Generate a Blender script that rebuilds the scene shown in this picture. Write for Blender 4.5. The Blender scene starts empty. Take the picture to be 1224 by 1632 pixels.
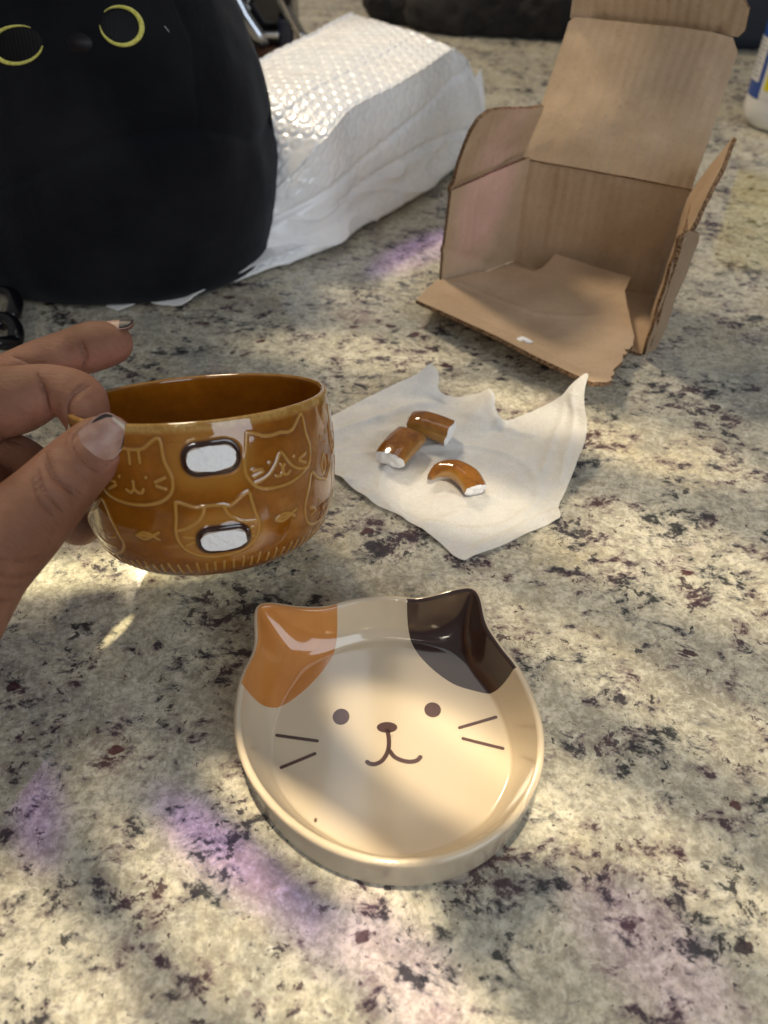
import bpy, bmesh, math, random
import numpy as np
from mathutils import Vector, Matrix, noise
from mathutils.bvhtree import BVHTree
from mathutils.geometry import delaunay_2d_cdt
random.seed(4); RNG = np.random.default_rng(4)
S = bpy.context.scene
COL = S.collection
R = math.radians

# ------------------------------------------------------------------ camera
cd = bpy.data.cameras.new("camera"); cam = bpy.data.objects.new("camera", cd); COL.objects.link(cam)
cam.location = (0, 0, .27); cam.rotation_euler = (R(47), 0, 0)
cd.sensor_fit = 'VERTICAL'; cd.sensor_height = 36; cd.sensor_width = 27; cd.lens = 27.04
cd.clip_start = .01; cd.clip_end = 50
cd.dof.use_dof = True; cd.dof.focus_distance = .335; cd.dof.aperture_fstop = 9.5
S.camera = cam
S.view_settings.view_transform = 'Standard'; S.view_settings.look = 'None'; S.view_settings.exposure = 0; S.view_settings.gamma = 1
S.cycles.max_bounces = 10; S.cycles.transmission_bounces = 8; S.cycles.transparent_max_bounces = 12
S.cycles.use_denoising = True; S.cycles.caustics_reflective = False; S.cycles.caustics_refractive = False
S.cycles.sample_clamp_indirect = 4

# ------------------------------------------------------------------ world: a dim indoor room
W = bpy.data.worlds.new("World"); S.world = W; W.use_nodes = True
wn, wl = W.node_tree.nodes, W.node_tree.links
bg = wn["Background"]; bg.inputs[1].default_value = .40
tc = wn.new("ShaderNodeTexCoord"); sx = wn.new("ShaderNodeSeparateXYZ"); cr = wn.new("ShaderNodeValToRGB")
wl.new(tc.outputs["Generated"], sx.inputs[0])
mp = wn.new("ShaderNodeMapRange"); mp.inputs[1].default_value = -1; mp.inputs[2].default_value = 1
wl.new(sx.outputs[2], mp.inputs[0]); wl.new(mp.outputs[0], cr.inputs[0]); wl.new(cr.outputs[0], bg.inputs[0])
e = cr.color_ramp.elements
e[0].position = .35; e[0].color = (.10, .085, .07, 1); e[1].position = 1; e[1].color = (.52, .50, .48, 1)
q = e.new(.55); q.color = (.20, .18, .17, 1); q = e.new(.72); q.color = (.46, .45, .45, 1)

# ------------------------------------------------------------------ lamps
def look(o, t):
    o.rotation_euler = (Vector(t) - o.location).to_track_quat('-Z', 'Y').to_euler()
def area(name, loc, to, size, power, col, size_y=None, shape='DISK', spread=180):
    d = bpy.data.lights.new(name, 'AREA'); d.shape = shape; d.size = size
    if size_y: d.size_y = size_y
    d.energy = power; d.color = col; d.spread = R(spread)
    o = bpy.data.objects.new(name, d); COL.objects.link(o); o.location = loc; look(o, to); return o
def spot(name, loc, to, ang, power, col, blend=.6, rad=.01, sc=None):
    d = bpy.data.lights.new(name, 'SPOT'); d.spot_size = R(ang); d.spot_blend = blend; d.energy = power; d.color = col; d.shadow_soft_size = rad
    o = bpy.data.objects.new(name, d); COL.objects.link(o); o.location = loc; look(o, to)
    if sc: o.scale = sc
    return o
area("key_lamp", (-.62, 1.75, 1.62), (.05, .35, 0), .34, 25, (1, .82, .57))
area("window_light", (1.15, -1.15, 1.05), (.05, .45, .05), 1.2, 16, (.80, .90, 1), 1.2, 'RECTANGLE')
for k in range(3):
    area("pendant_lamp", (-.35 + .16*k, -1.25, 1.10 + .02*k), (-.05, .3, 0), .020, 1.2, (1, .90, .74))
area("reflection_panel", (-.085, 1.02, 1.55), (-.085, .16, 0), .10, .42, (.84, .92, 1), .75, "RECTANGLE")  # added unseen panels that give the glossy dish its pale reflection bands
area("reflection_panel", (.14, 1.05, 1.55), (.10, .16, 0), .22, .45, (1, .93, .84), .6, "RECTANGLE")
# violet beams, then added warm spots whose gaps stand in for shadow bands
def beam(name, c, half, ang, power, col, src=None, blend=.9, rad=.006):
    """narrow lamp high above (or at src) whose oval pool of light lies at c with half sizes half, long axis turned by ang in the counter plane"""
    c = Vector(c); s_ = Vector(src) if src else c+Vector((0, -.05, .8)); d = (c-s_); L = d.length; d.normalize()
    x = Vector((math.cos(R(ang)), math.sin(R(ang)), 0)); x = (x-d*x.dot(d)).normalized(); z = -d; y = z.cross(x)
    l = bpy.data.lights.new(name, 'SPOT'); l.spot_size = max(2*math.atan(half[1]/L), R(1)); l.spot_blend = blend; l.energy = power*L*L; l.color = col; l.shadow_soft_size = rad
    o = bpy.data.objects.new(name, l); COL.objects.link(o)
    o.matrix_world = Matrix.Translation(s_) @ Matrix((x, y, z)).transposed().to_4x4() @ Matrix.Diagonal((half[0]/half[1], 1, 1, 1)); return o
VI, VJ = (.55, .22, 1.), (.85, .42, .95)
beam("violet_beam", (-.046, .108, 0), (.060, .011), -38, 20, VI)
beam("violet_beam", (-.058, .113, 0), (.030, .010), -30, 19, VJ)
beam("violet_beam", (.006, .078, 0), (.040, .016), -52, 18, VJ)
beam("violet_beam", (-.125, .128, 0), (.028, .010), -70, 13, VI)
beam("violet_beam", (-.16, .20, 0), (.035, .02), -20, 14, VI)
beam("violet_beam", (.030, .600, 0), (.075, .026), 48, 17, VI, (.06, .3, 1.9))
beam("violet_beam", (.070, .555, .055), (.040, .022), 70, 16, VJ, (.45, -.25, 1.5))
beam("violet_beam", (.085, .085, 0), (.04, .02), -45, 10, VJ)
beam("added_warm_spot", (-0.023, 0.118, 0.004), (0.06, 0.0105), -35, 60, (1, .83, .56), None, 0.5)
beam("added_warm_spot", (0.024, 0.147, 0.004), (0.062, 0.021), -35, 44, (1, .83, .56), None, 0.5)
beam("added_warm_spot", (-0.049, 0.087, 0.000), (0.08, 0.016), -38, 44, (1, .83, .56), None, 0.7)
beam("added_warm_spot", (-0.106, 0.076, 0.000), (0.06, 0.022), -45, 42, (1, .83, .56), None, 0.7)
beam("added_warm_spot", (0.017, 0.068, 0.000), (0.05, 0.014), -35, 40, (1, .83, .56), None, 0.7)
beam("added_warm_spot", (0.121, 0.173, 0.000), (.130, .020), -36, 25, (1, .83, .56), None, .8)
beam("added_warm_spot", (0.089, 0.122, 0.000), (.120, .018), -36, 25, (1, .83, .56), None, .8)
beam("added_warm_spot", (0.144, 0.252, 0.000), (0.1, 0.04), -30, 30, (1, .83, .56), (.25, .0, 1.6), 0.8)
beam("added_warm_spot", (0.126, 0.357, 0.000), (0.11, 0.03), -30, 34, (1, .83, .56), (.2, -.3, 1.9), 0.8)
beam("added_warm_spot", (0.039, 0.297, 0.000), (0.05, 0.028), -20, 30, (1, .83, .56), (.0, -.4, 1.7), 0.8)
beam("added_warm_spot", (-0.022, 0.446, 0.000), (0.1, 0.028), -10, 22, (1, .83, .56), (-.1, -.3, 1.9), 0.9)
beam("added_warm_spot", (-.020, .760, .100), (.17, .12), 55, 19, (1, .88, .68), (-.55, 1.75, 1.5), .8)  # added spot, brightens the mailer top
beam("added_warm_spot", (.14, .60, .12), (.075, .045), 20, 9, (1, .84, .60), (-.5, .1, 1.2), .9)
beam("added_warm_spot", (-.135, .250, 0), (.040, .008), 10, 190, (1, .88, .55), (-1.2, .30, .33), .4)
beam("added_warm_spot", (-.118, .212, 0), (.011, .0022), 62, 60, (1, .86, .52), (-.02, .12, .26), .6, .001)  # added spot in place of the glint reflected off the mug

# ------------------------------------------------------------------ helpers
def tag(o, label=None, cat=None, group=None, kind=None):
    if label: o["label"] = label
    if cat: o["category"] = cat
    if group: o["group"] = group
    if kind: o["kind"] = kind
    return o
def empty(name, loc, label, cat, group=None):
    o = bpy.data.objects.new(name, None); o.empty_display_size = .01; COL.objects.link(o); o.location = loc
    return tag(o, label, cat, group)
def mesh(name, V, F, mat, parent=None, smooth=True, attrs=None, mats=None, fm=None):
    me = bpy.data.meshes.new(name); me.from_pydata([tuple(v) for v in np.asarray(V, float)], [], [tuple(f) for f in F]); me.update()
    for m in (mats or [mat]): me.materials.append(m)
    if smooth: me.polygons.foreach_set("use_smooth", [True]*len(me.polygons))
    if fm is not None: me.polygons.foreach_set("material_index", list(map(int, fm)))
    for k, a in (attrs or {}).items():
        at = me.attributes.new(k, 'FLOAT', 'POINT'); at.data.foreach_set("value", np.asarray(a, np.float32).ravel())
    o = bpy.data.objects.new(name, me); COL.objects.link(o)
    if parent is not None:
        o.parent = parent
        me.transform(Matrix.Translation(-parent.location) if parent.type == 'EMPTY' else Matrix.Identity(4))
    return o
def gridfaces(nu, nv, cu=False, cv=False):
    I = np.arange(nu*nv).reshape(nu, nv); a = I if not cu else np.vstack([I, I[:1]]); a = a if not cv else np.hstack([a, a[:, :1]])
    return np.stack([a[:-1, :-1], a[1:, :-1], a[1:, 1:], a[:-1, 1:]], -1).reshape(-1, 4)
def crom(P, n, closed=False):
    P = np.asarray(P, float)
    if closed: Q = np.vstack([P[-1:], P, P[:2]]); m = len(P)
    else: Q = np.vstack([2*P[:1]-P[1:2], P, 2*P[-1:]-P[-2:-1]]); m = len(P)-1
    t = np.linspace(0, m, n, endpoint=not closed); i = np.minimum(t.astype(int), m-1); f = (t-i).reshape((-1,)+(1,)*(P.ndim-1))
    a, b, c, d = Q[i], Q[i+1], Q[i+2], Q[i+3]
    return .5*(2*b+(c-a)*f+(2*a-5*b+4*c-d)*f*f+(3*b-a-3*c+d)*f**3)
def sstep(a, b, x):
    t = np.clip((x-a)/(b-a), 0, 1); return t*t*(3-2*t)
def seg_dist(P, A, B):
    d = B-A; t = np.clip(((P-A)@d)/max(d@d, 1e-12), 0, 1); return np.linalg.norm(P-A-t[:, None]*d, axis=1)
def poly_dist(P, L):
    L = np.asarray(L, float); out = np.full(len(P), 9.)
    for a, b in zip(L[:-1], L[1:]): out = np.minimum(out, seg_dist(P, a, b))
    return out
def inside(P, L):
    L = np.asarray(L, float); c = np.zeros(len(P), bool)
    for (x0, y0), (x1, y1) in zip(L, np.roll(L, -1, 0)):
        m = ((y0 > P[:, 1]) != (y1 > P[:, 1])); xx = (x1-x0)*(P[:, 1]-y0)/((y1-y0) or 1e-12)+x0; c ^= m & (P[:, 0] < xx)
    return c
def sdf(P, L):
    L = np.asarray(L, float); d = poly_dist(P, np.vstack([L, L[:1]])); return np.where(inside(P, L), -d, d)
def vnoise(P, scale, seed=0, oct=3):
    return np.array([noise.fractal(Vector((p[0]*scale+seed*7.3, p[1]*scale-seed*3.1, p[2]*scale+seed)), 1.0, 2.0, oct) for p in P])
def fill(poly, sp, jitter=.25):
    """triangulate a 2-D outline with inner points every sp"""
    poly = np.asarray(poly, float); b = []
    for p, q in zip(poly, np.roll(poly, -1, 0)):
        n = max(1, int(np.linalg.norm(q-p)/sp)); b += [p+(q-p)*k/n for k in range(n)]
    b = np.array(b); lo, hi = b.min(0), b.max(0)
    xs, ys = np.arange(lo[0], hi[0], sp), np.arange(lo[1], hi[1], sp*.87)
    G = np.array([(x+(sp/2 if j % 2 else 0), y) for j, y in enumerate(ys) for x in xs])
    G = G+RNG.uniform(-jitter, jitter, G.shape)*sp*.4
    G = G[inside(G, b)]; G = G[poly_dist(G, np.vstack([b, b[:1]])) > sp*.45]
    pts = np.vstack([b, G]); nb = len(b)
    r = delaunay_2d_cdt([Vector(p) for p in pts], [], [list(range(nb))], 1, 1e-7)
    return np.array([tuple(v) for v in r[0]]), [tuple(f) for f in r[2]], nb
def sheet(name, poly, sp, fn, th, mat, parent=None, edge=None, normal=None):
    """a thin sheet with real thickness: fn maps 2-D points to 3-D; th is the thickness along the surface normal"""
    P, F, nb = fill(poly, sp); T = np.asarray(fn(P), float)
    n = np.zeros_like(T)
    Fa = np.array(F); c = np.cross(T[Fa[:, 1]]-T[Fa[:, 0]], T[Fa[:, 2]]-T[Fa[:, 0]])
    for k in range(3): np.add.at(n, Fa[:, k], c)
    n /= np.linalg.norm(n, axis=1)[:, None]+1e-12
    B = T-n*th; N = len(T)
    # boundary edges
    from collections import Counter
    cnt = Counter(tuple(sorted((f[i], f[(i+1) % 3]))) for f in F for i in range(3))
    E = [(f[i], f[(i+1) % 3]) for f in F for i in range(3) if cnt[tuple(sorted((f[i], f[(i+1) % 3])))] == 1]
    faces = list(F)+[(a+N, c_+N, b+N) for a, b, c_ in F]
    fm = [0]*len(faces)
    # separate edge verts so that the rim stays sharp
    V = np.vstack([T, B]); ex = sorted({i for ab in E for i in ab}); mp_ = {v: k for k, v in enumerate(ex)}
    V = np.vstack([V, T[ex], B[ex]]); o1, o2 = 2*N, 2*N+len(ex)
    for a, b in E: faces.append((o1+mp_[b], o1+mp_[a], o2+mp_[a], o2+mp_[b])); fm.append(1 if edge else 0)
    return mesh(name, V, faces, mat, parent, attrs={"u": np.r_[P[:, 0], P[:, 0], P[ex, 0], P[ex, 0]], "v": np.r_[P[:, 1], P[:, 1], P[ex, 1], P[ex, 1]]},
                mats=[mat, edge] if edge else None, fm=fm)
def tps(ctrl, val, lam=0.):
    C = np.asarray(ctrl, float); n = len(C); sc = .05
    def U(r): r = r/sc; return np.where(r > 1e-9, r*r*np.log(r+1e-12), 0)
    K = U(np.linalg.norm(C[:, None]-C[None], axis=2))+np.eye(n)*lam; Pm = np.c_[np.ones(n), C/sc]
    A = np.block([[K, Pm], [Pm.T, np.zeros((3, 3))]]); w = np.linalg.solve(A, np.vstack([np.atleast_2d(np.asarray(val, float).T).T, np.zeros((3, np.atleast_2d(np.asarray(val, float).T).T.shape[1]))]))
    return lambda Q: (U(np.linalg.norm(Q[:, None]-C[None], axis=2))@w[:n]+np.c_[np.ones(len(Q)), Q/sc]@w[n:])
def bvh(o):
    me = o.data; return BVHTree.FromPolygons([o.matrix_world @ v.co for v in me.vertices] if o.parent is None else [v.co+o.parent.location for v in me.vertices], [tuple(p.vertices) for p in me.polygons])
def tube(path, rad, n=16, cap=True, up=(0, 0, 1), flat=1.):
    """tube along a 3-D path, radius per point; flat squashes the section along `up`"""
    P = np.asarray(path, float); rad = np.broadcast_to(rad, (len(P),)); V = []
    T = np.gradient(P, axis=0); T /= np.linalg.norm(T, axis=1)[:, None]; a = np.array(up, float)
    for p, t, r in zip(P, T, rad):
        x = np.cross(a, t); x /= np.linalg.norm(x)+1e-12; y = np.cross(t, x)
        for k in range(n):
            w = 2*math.pi*k/n; V.append(p+r*(math.cos(w)*x+flat*math.sin(w)*y))
    F = [tuple(f) for f in gridfaces(len(P), n, cv=True)]
    if cap:
        V += [P[0], P[-1]]; m = len(V)
        F += [(m-2, k, (k+1) % n) for k in range(n)]+[(m-1, (len(P)-1)*n+(k+1) % n, (len(P)-1)*n+k) for k in range(n)]
    return np.array(V), F
def join(*parts):
    V, F, o = [], [], 0
    for v, f in parts: V.append(np.asarray(v)); F += [tuple(int(i)+o for i in g) for g in f]; o += len(v)
    return np.vstack(V), F

# ------------------------------------------------------------------ material helper
class M:
    def __init__(s, name, **kw):
        s.m = bpy.data.materials.new(name); s.m.use_nodes = True; s.t = s.m.node_tree; s.b = s.t.nodes["Principled BSDF"]
        for k, v in kw.items(): s.set(k, v)
    def set(s, k, v):
        i = s.b.inputs[k.replace('_', ' ')]
        if hasattr(v, 'is_linked') or isinstance(v, bpy.types.NodeSocket): s.t.links.new(v, i)
        else: i.default_value = (*v, 1) if isinstance(v, tuple) and len(v) == 3 and i.type == 'RGBA' else v
    def n(s, t, out=0, props=None, **ins):
        nd = s.t.nodes.new("ShaderNode"+t)
        for k, v in (props or {}).items(): setattr(nd, k, v)
        for k, v in ins.items():
            i = nd.inputs[int(k[1:])] if k[0] == 'i' and k[1:].isdigit() else nd.inputs[k.replace('_', ' ')]
            if isinstance(v, bpy.types.NodeSocket): s.t.links.new(v, i)
            else: i.default_value = (*v, 1) if isinstance(v, tuple) and len(v) == 3 and i.type == 'RGBA' else v
        return nd.outputs[out]
    def obj(s): return s.n("TexCoord", 3)
    def map(s, v, scale=(1, 1, 1), rot=(0, 0, 0), loc=(0, 0, 0)): return s.n("Mapping", Vector=v, Scale=scale, Rotation=rot, Location=loc)
    def noise(s, v, scale, detail=3, rough=.55, dist=0, out=0): return s.n("TexNoise", out, Vector=v, Scale=scale, Detail=detail, Roughness=rough, Distortion=dist)
    def vor(s, v, scale, out=0, feature='F1', rand=1): return s.n("TexVoronoi", out, {'feature': feature}, Vector=v, Scale=scale, Randomness=rand)
    def ramp(s, f, *stops, interp='LINEAR'):
        nd = s.t.nodes.new("ShaderNodeValToRGB"); s.t.links.new(f, nd.inputs[0]); c = nd.color_ramp; c.interpolation = interp
        while len(c.elements) > 1: c.elements.remove(c.elements[-1])
        for k, (p, col) in enumerate(stops):
            el = c.elements[0] if k == 0 else c.elements.new(p)
            el.position = p; el.color = (col, col, col, 1) if not isinstance(col, tuple) else (*col, 1)
        return nd.outputs[0]
    def mr(s, f, a, b, c=0., d=1., smooth=True): return s.n("MapRange", 0, {'interpolation_type': 'SMOOTHSTEP' if smooth else 'LINEAR'}, i0=f, i1=float(a), i2=float(b), i3=float(c), i4=float(d))
    def mix(s, f, a, b, mode='MIX'):
        nd = s.t.nodes.new("ShaderNodeMix"); nd.data_type = 'RGBA'; nd.blend_type = mode
        for i, v in ((0, f), (6, a), (7, b)):
            if isinstance(v, bpy.types.NodeSocket): s.t.links.new(v, nd.inputs[i])
            else: nd.inputs[i].default_value = (*v, 1) if isinstance(v, tuple) else v
        return nd.outputs[2]
    def math(s, op, a, b=0.): return s.n("Math", 0, {'operation': op}, i0=a, i1=b)
    def attr(s, name): return s.n("Attribute", 2, {'attribute_name': name})
    def bump(s, h, strength=.3, dist=.001, normal=None):
        kw = dict(Strength=strength, Distance=dist, Height=h)
        if normal is not None: kw['Normal'] = normal
        return s.n("Bump", **kw)

# ------------------------------------------------------------------ granite countertop
def granite():
    m = M("granite"); P = m.obj()
    warp = m.n("VectorMath", 0, {'operation': 'ADD'}, i0=P, i1=m.n("VectorMath", 0, {'operation': 'SCALE'}, i0=m.n("TexNoise", 1, Vector=P, Scale=55., Detail=3.), i3=.010))
    an = m.map(P, (1, 1.5, 1), (0, 0, .6)); an2 = m.map(warp, (1.0, 1.55, 1), (0, 0, .95)); an3 = m.map(warp, (1.2, 1., 1), (0, 0, .2), (3, 7, 1))
    big = m.noise(P, 9., 3, .6); mid = m.noise(m.map(P, loc=(4, 2, 0)), 34., 5, .65); fine = m.noise(P, 150., 6, .7)
    base = m.ramp(m.math('ADD', m.math('MULTIPLY', big, .45), m.math('MULTIPLY', mid, .55)), (.34, (.30, .285, .24)), (.42, (.47, .445, .36)), (.50, (.61, .575, .46)), (.60, (.69, .65, .53)), (.70, (.76, .73, .63)))
    # feldspar crystals: cells of slightly different paleness with soft joints
    cell = m.vor(warp, 330., 1); cs = m.n("SeparateColor", 0, Color=cell)
    base = m.mix(m.math('MULTIPLY', m.mr(cs, .45, 1), .40), base, (.68, .66, .58))
    base = m.mix(m.mr(m.n("SeparateColor", 2, Color=cell), .72, .95, 0, .35), base, (.30, .28, .23))
    # ochre, translucent brown and grey clouds
    oc = m.noise(m.map(P, loc=(9, 1, 0)), 16., 4, .6)
    base = m.mix(m.mr(oc, .50, .70, 0, .45), base, (.56, .46, .27))
    gc = m.noise(m.map(P, loc=(-5, 6, 0)), 15., 6, .66)
    base = m.mix(m.mr(gc, .52, .68, 0, .62), base, (.27, .28, .265))
    bc = m.noise(m.map(an2, loc=(2, -6, 0)), 34., 6, .66)
    base = m.mix(m.mr(bc, .57, .69, 0, .42), base, (.25, .19, .125))
    pc = m.noise(m.map(P, loc=(21, 3, 0)), 25., 5, .6)
    base = m.mix(m.mr(pc, .60, .72, 0, .50), base, (.33, .22, .215))
    # grain
    g2 = m.noise(warp, 420., 5, .75)
    base = m.mix(m.mr(fine, .40, .56, .42, 0), base, (.19, .175, .14))
    base = m.mix(m.mr(fine, .56, .68, 0, .40), base, (.76, .74, .68))
    base = m.mix(m.mr(g2, .41, .50, .50, 0), base, (.22, .20, .165))
    base = m.mix(m.mr(g2, .55, .64, 0, .40), base, (.80, .78, .72))
    # dark minerals in clusters, with bluish and purple halos round them
    clus = m.noise(m.map(P, loc=(1, 12, 0)), 24., 5, .62)
    th = m.mr(clus, .38, .64, .650, .520, False)
    s1 = m.noise(an2, 94., 8, .70, .0)
    d1 = m.math('SUBTRACT', s1, th)
    hue = m.noise(m.map(P, loc=(-8, 2, 0)), 30., 3, .55)
    dark = m.ramp(hue, (.40, (.026, .029, .031)), (.50, (.032, .027, .038)), (.58, (.050, .028, .042)), (.68, (.066, .034, .038)))
    halo = m.mix(m.mr(hue, .42, .56), (.17, .175, .18), (.21, .155, .165))
    base = m.mix(m.mr(d1, -.085, .0, 0, .58), base, halo)
    k1 = m.mr(d1, -.016, .044)
    s2 = m.noise(m.map(an3, (1, 1.3, 1), (0, 0, 2.)), 150., 7, .72)
    k2 = m.mr(m.math('SUBTRACT', s2, m.math('ADD', th, .020)), 0, .015)
    s3 = m.noise(m.map(an, loc=(3, 3, 3)), 420., 4, .6)
    k3 = m.mr(m.math('SUBTRACT', s3, m.mr(clus, .35, .65, .70, .62, False)), 0, .02)
    holes = m.mr(g2, .60, .66, 1, .25)
    base = m.mix(m.math('MULTIPLY', m.math('MULTIPLY', k1, holes), .90), base, dark)
    base = m.mix(m.math('MULTIPLY', k2, .88), base, dark)
    base = m.mix(m.math('MULTIPLY', k3, .80), base, (.045, .04, .04))
    # a few rounded garnet-coloured grains
    mv = m.map(warp, (1, 1.45, 1), (0, 0, .5)); vd = m.vor(mv, 46., 0); vc = m.n("SeparateColor", 0, Color=m.vor(mv, 46., 1))
    g = m.math('MULTIPLY', m.mr(m.math('ADD', vd, m.math('MULTIPLY', fine, .25)), .32, .28), m.mr(vc, .80, .82))
    base = m.mix(m.math('MULTIPLY', g, .92), base, m.mix(m.mr(hue, .4, .6), (.03, .02, .03), (.085, .030, .036)))
    m.set('Base_Color', base)
    m.set('Roughness', m.mr(fine, .3, .7, .07, .13)); m.set('IOR', 1.55)
    m.set('Normal', m.bump(m.noise(P, 90., 3), .05, .001))
    return m.m
GRANITE = granite()
def build_counter():
    bm = bmesh.new(); bmesh.ops.create_cube(bm, size=1, matrix=Matrix.Translation((0, 1.2, -.0152)) @ Matrix.Diagonal((3.4, 3.4, .03, 1)))
    bmesh.ops.bevel(bm, geom=bm.edges[:], offset=.003, segments=2, affect='EDGES')
    me = bpy.data.meshes.new("countertop"); bm.to_mesh(me); me.materials.append(GRANITE)
    o = bpy.data.objects.new("countertop", me); COL.objects.link(o); tag(o, "polished cream granite countertop with dark and purple flecks", kind="structure")
build_counter()

# ------------------------------------------------------------------ cat-shaped dish
DC = np.array([.003, .158])
RIM = np.array([(-55.8,40,26),(-55.6,46,27),(-52.2,48.6,27),(-46.9,49.3,26),(-38.1,49.3,24),(-28.8,50.9,22),(-22.3,53,22),(-14.5,55.2,22),(-6,56.6,22),(2.5,56.6,22),(9.8,55.5,22),(17,55.2,24),(23.6,56,26),(29.6,56.9,27),(33.8,56.9,27),(37.1,53.7,27),(38.5,47.6,26),(39.4,40.9,24),(42,34.4,23),(45.9,27.3,22),(50.5,18.8,22),(54.1,8.6,22),(55.5,-.1,22),(55.3,-9.6,22),(53.3,-19.8,22),(49.6,-29.4,22),(43.9,-38.5,22),(36.9,-45.8,22),(27.9,-51.7,22),(17.6,-54.6,22),(6.6,-55.8,22),(-2.5,-55.7,22),(-13.5,-53.7,22),(-22.8,-50.5,22),(-31.6,-45.3,22),(-39.8,-38.3,22),(-47.6,-29.4,22),(-53.8,-20.3,22),(-58.2,-10.7,22),(-59.9,-1.3,22),(-59.4,8.6,22),(-57.4,17.8,22),(-55.4,26.6,22),(-54.9,32.9,24)], float)
def build_dish():
    dish = empty("cat_dish", (DC[0], DC[1], 0), "shallow cream dish shaped like a calico cat face with printed eyes and whiskers", "dish")
    n = 720; C = crom(RIM, n, True)/1000
    Z = C[:, 0]+1j*C[:, 1]; Fz = np.fft.fft(Z); fr = np.fft.fftfreq(n)*n; low = np.fft.ifft(Fz*np.exp(-(fr/5.5)**4)); hi = np.fft.ifft(Fz*np.exp(-(fr/26.)**4))
    yy = sstep(.006, .030, C[:, 1]); Z = low*(1-yy)+hi*yy; C[:, 0], C[:, 1] = Z.real, Z.imag
    for _ in range(30): C[:, 2] = (np.roll(C[:, 2], 1)+2*C[:, 2]+np.roll(C[:, 2], -1))/4
    C[:, 2] -= .0012
    t = np.roll(C, -1, 0)-np.roll(C, 1, 0); nr = np.stack([-t[:, 1], t[:, 0]], 1); nr /= np.linalg.norm(nr, axis=1)[:, None]
    for _ in range(14): nr = (np.roll(nr, 1, 0)+nr+np.roll(nr, -1, 0))/3
    nr /= np.linalg.norm(nr, axis=1)[:, None]
    if (nr*C[:, :2]).sum() < 0: nr = -nr
    ang = np.arctan2(C[:, 1], C[:, 0]); r = np.linalg.norm(C[:, :2], axis=1)
    # floor outline follows the body without the ears
    body = np.minimum(r, .0568); fl = np.stack([np.cos(ang), np.sin(ang)], 1)*(body*.80)[:, None]
    for _ in range(60): fl = (np.roll(fl, 1, 0)+fl+np.roll(fl, -1, 0))/3
    xy = C[:, :2]; H = C[:, 2]; rings = []; z0 = .0045
    for s in np.linspace(0.004, 1, 70): rings.append(np.c_[fl*s, np.full(n, z0+.0002*s**6)])
    pin = xy-nr*.0028
    for w in np.linspace(0, 1, 62)[1:]:
        k = w; zz = z0+.0002+(H-z0-.0002)*(.10*k+.90*k**1.9)*sstep(-.05, .30, np.array(k))
        rings.append(np.c_[fl+(pin-fl)*k, zz])
    for a in np.linspace(0, math.pi, 13)[1:]:
        rings.append(np.c_[xy-nr*(.0014+.0014*math.cos(a)), H+.0012*math.sin(a)])
    for w in np.linspace(0, 1, 14)[1:]:
        rings.append(np.c_[xy-nr*(.0012*w**1.4), H*(1-w)+.003*w])
    for w in np.linspace(0, 1, 7)[1:]:
        a = w*math.pi/2; rings.append(np.c_[xy-nr*(.0012+.003*(1-math.cos(a))), np.full(n, .003-.0028*math.sin(a))])
    b = xy-nr*.012; rings.append(np.c_[b, np.full(n, .0002)]); rings.append(np.c_[b*.97, np.full(n, .0015)])
    for s in (.6, .2, .02): rings.append(np.c_[b*.97*s, np.full(n, .0015)])
    V = np.concatenate(rings); nr_ = len(rings); F = gridfaces(nr_, n, cv=True).tolist()
    F = [f[::-1] for f in F]
    m0 = len(V); V = np.vstack([V, [[0, 0, z0], [0, 0, .0015]]])
    F += [[m0, (k+1) % n, k][::-1] for k in range(n)] + [[m0+1, (nr_-1)*n+(k+1) % n, (nr_-1)*n+k][::-1] for k in range(n)]
    P2 = V[:, :2]
    OR = np.array([(-22.6,75),(-22.6,49.8),(-23.9,40.2),(-26.8,33),(-31.6,25.2),(-37.8,18),(-43.2,13.6),(-50,10.6),(-55.5,10.8),(-61,13),(-90,20),(-90,75)])/1000
    BR = np.array([(6.4,75),(6.6,54),(8.2,46.2),(11.6,38.4),(17.8,30.3),(25.3,23.8),(33,20.6),(40.9,18.6),(47.5,19.0),(52.5,20.6),(60,23),(90,75)])/1000
    def smooth(L): return crom(L, 160, False)
    so, sb = sdf(P2, smooth(OR)), sdf(P2, smooth(BR))
    lip = np.ones(len(V)); ringi = np.arange(len(V))//n; lip = np.where(ringi >= 70+61+2, -1., 1.); lip[-2:] = (1, -1)
    sl = np.concatenate([np.full(n, -(k-(70+61+5.0))*.0005) for k in range(nr_)]+[[.03], [-.03]])
    so = np.maximum(so, -sl); sb = np.maximum(sb, -sl)
    m = M("dish_glaze"); P = m.obj()
    cream = m.mix(m.mr(m.noise(P, 30., 3), .3, .7, 0, .35), (.60, .505, .375), (.57, .465, .325))
    col = m.mix(m.mr(m.attr("orange"), .00012, -.00012), cream, m.mix(m.mr(m.noise(P, 45., 4), .35, .7), (.55, .235, .062), (.48, .19, .045)))
    col = m.mix(m.mr(m.attr("brown"), .00012, -.00012), col, (.040, .022, .020))
    pores = m.mr(m.noise(P, 900., 2), .74, .80); col = m.mix(m.math('MULTIPLY', pores, .35), col, (.25, .18, .11))
    m.set('Base_Color', col); m.set('Roughness', .11); m.set('Coat_Weight', .5); m.set('Coat_Roughness', .03); m.set('IOR', 1.5)
    m.set('Normal', m.bump(m.noise(P, 45., 2), .10, .0012))
    V = V+np.array([DC[0], DC[1], 0])
    o = mesh("glazed_body", V, F, None, dish, attrs={"orange": so, "brown": sb}, mats=[m.m])
    T = bvh(o)
    ink = M("printed_ink", Base_Color=(.070, .030, .022), Roughness=.13, Coat_Weight=.5).m
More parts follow.
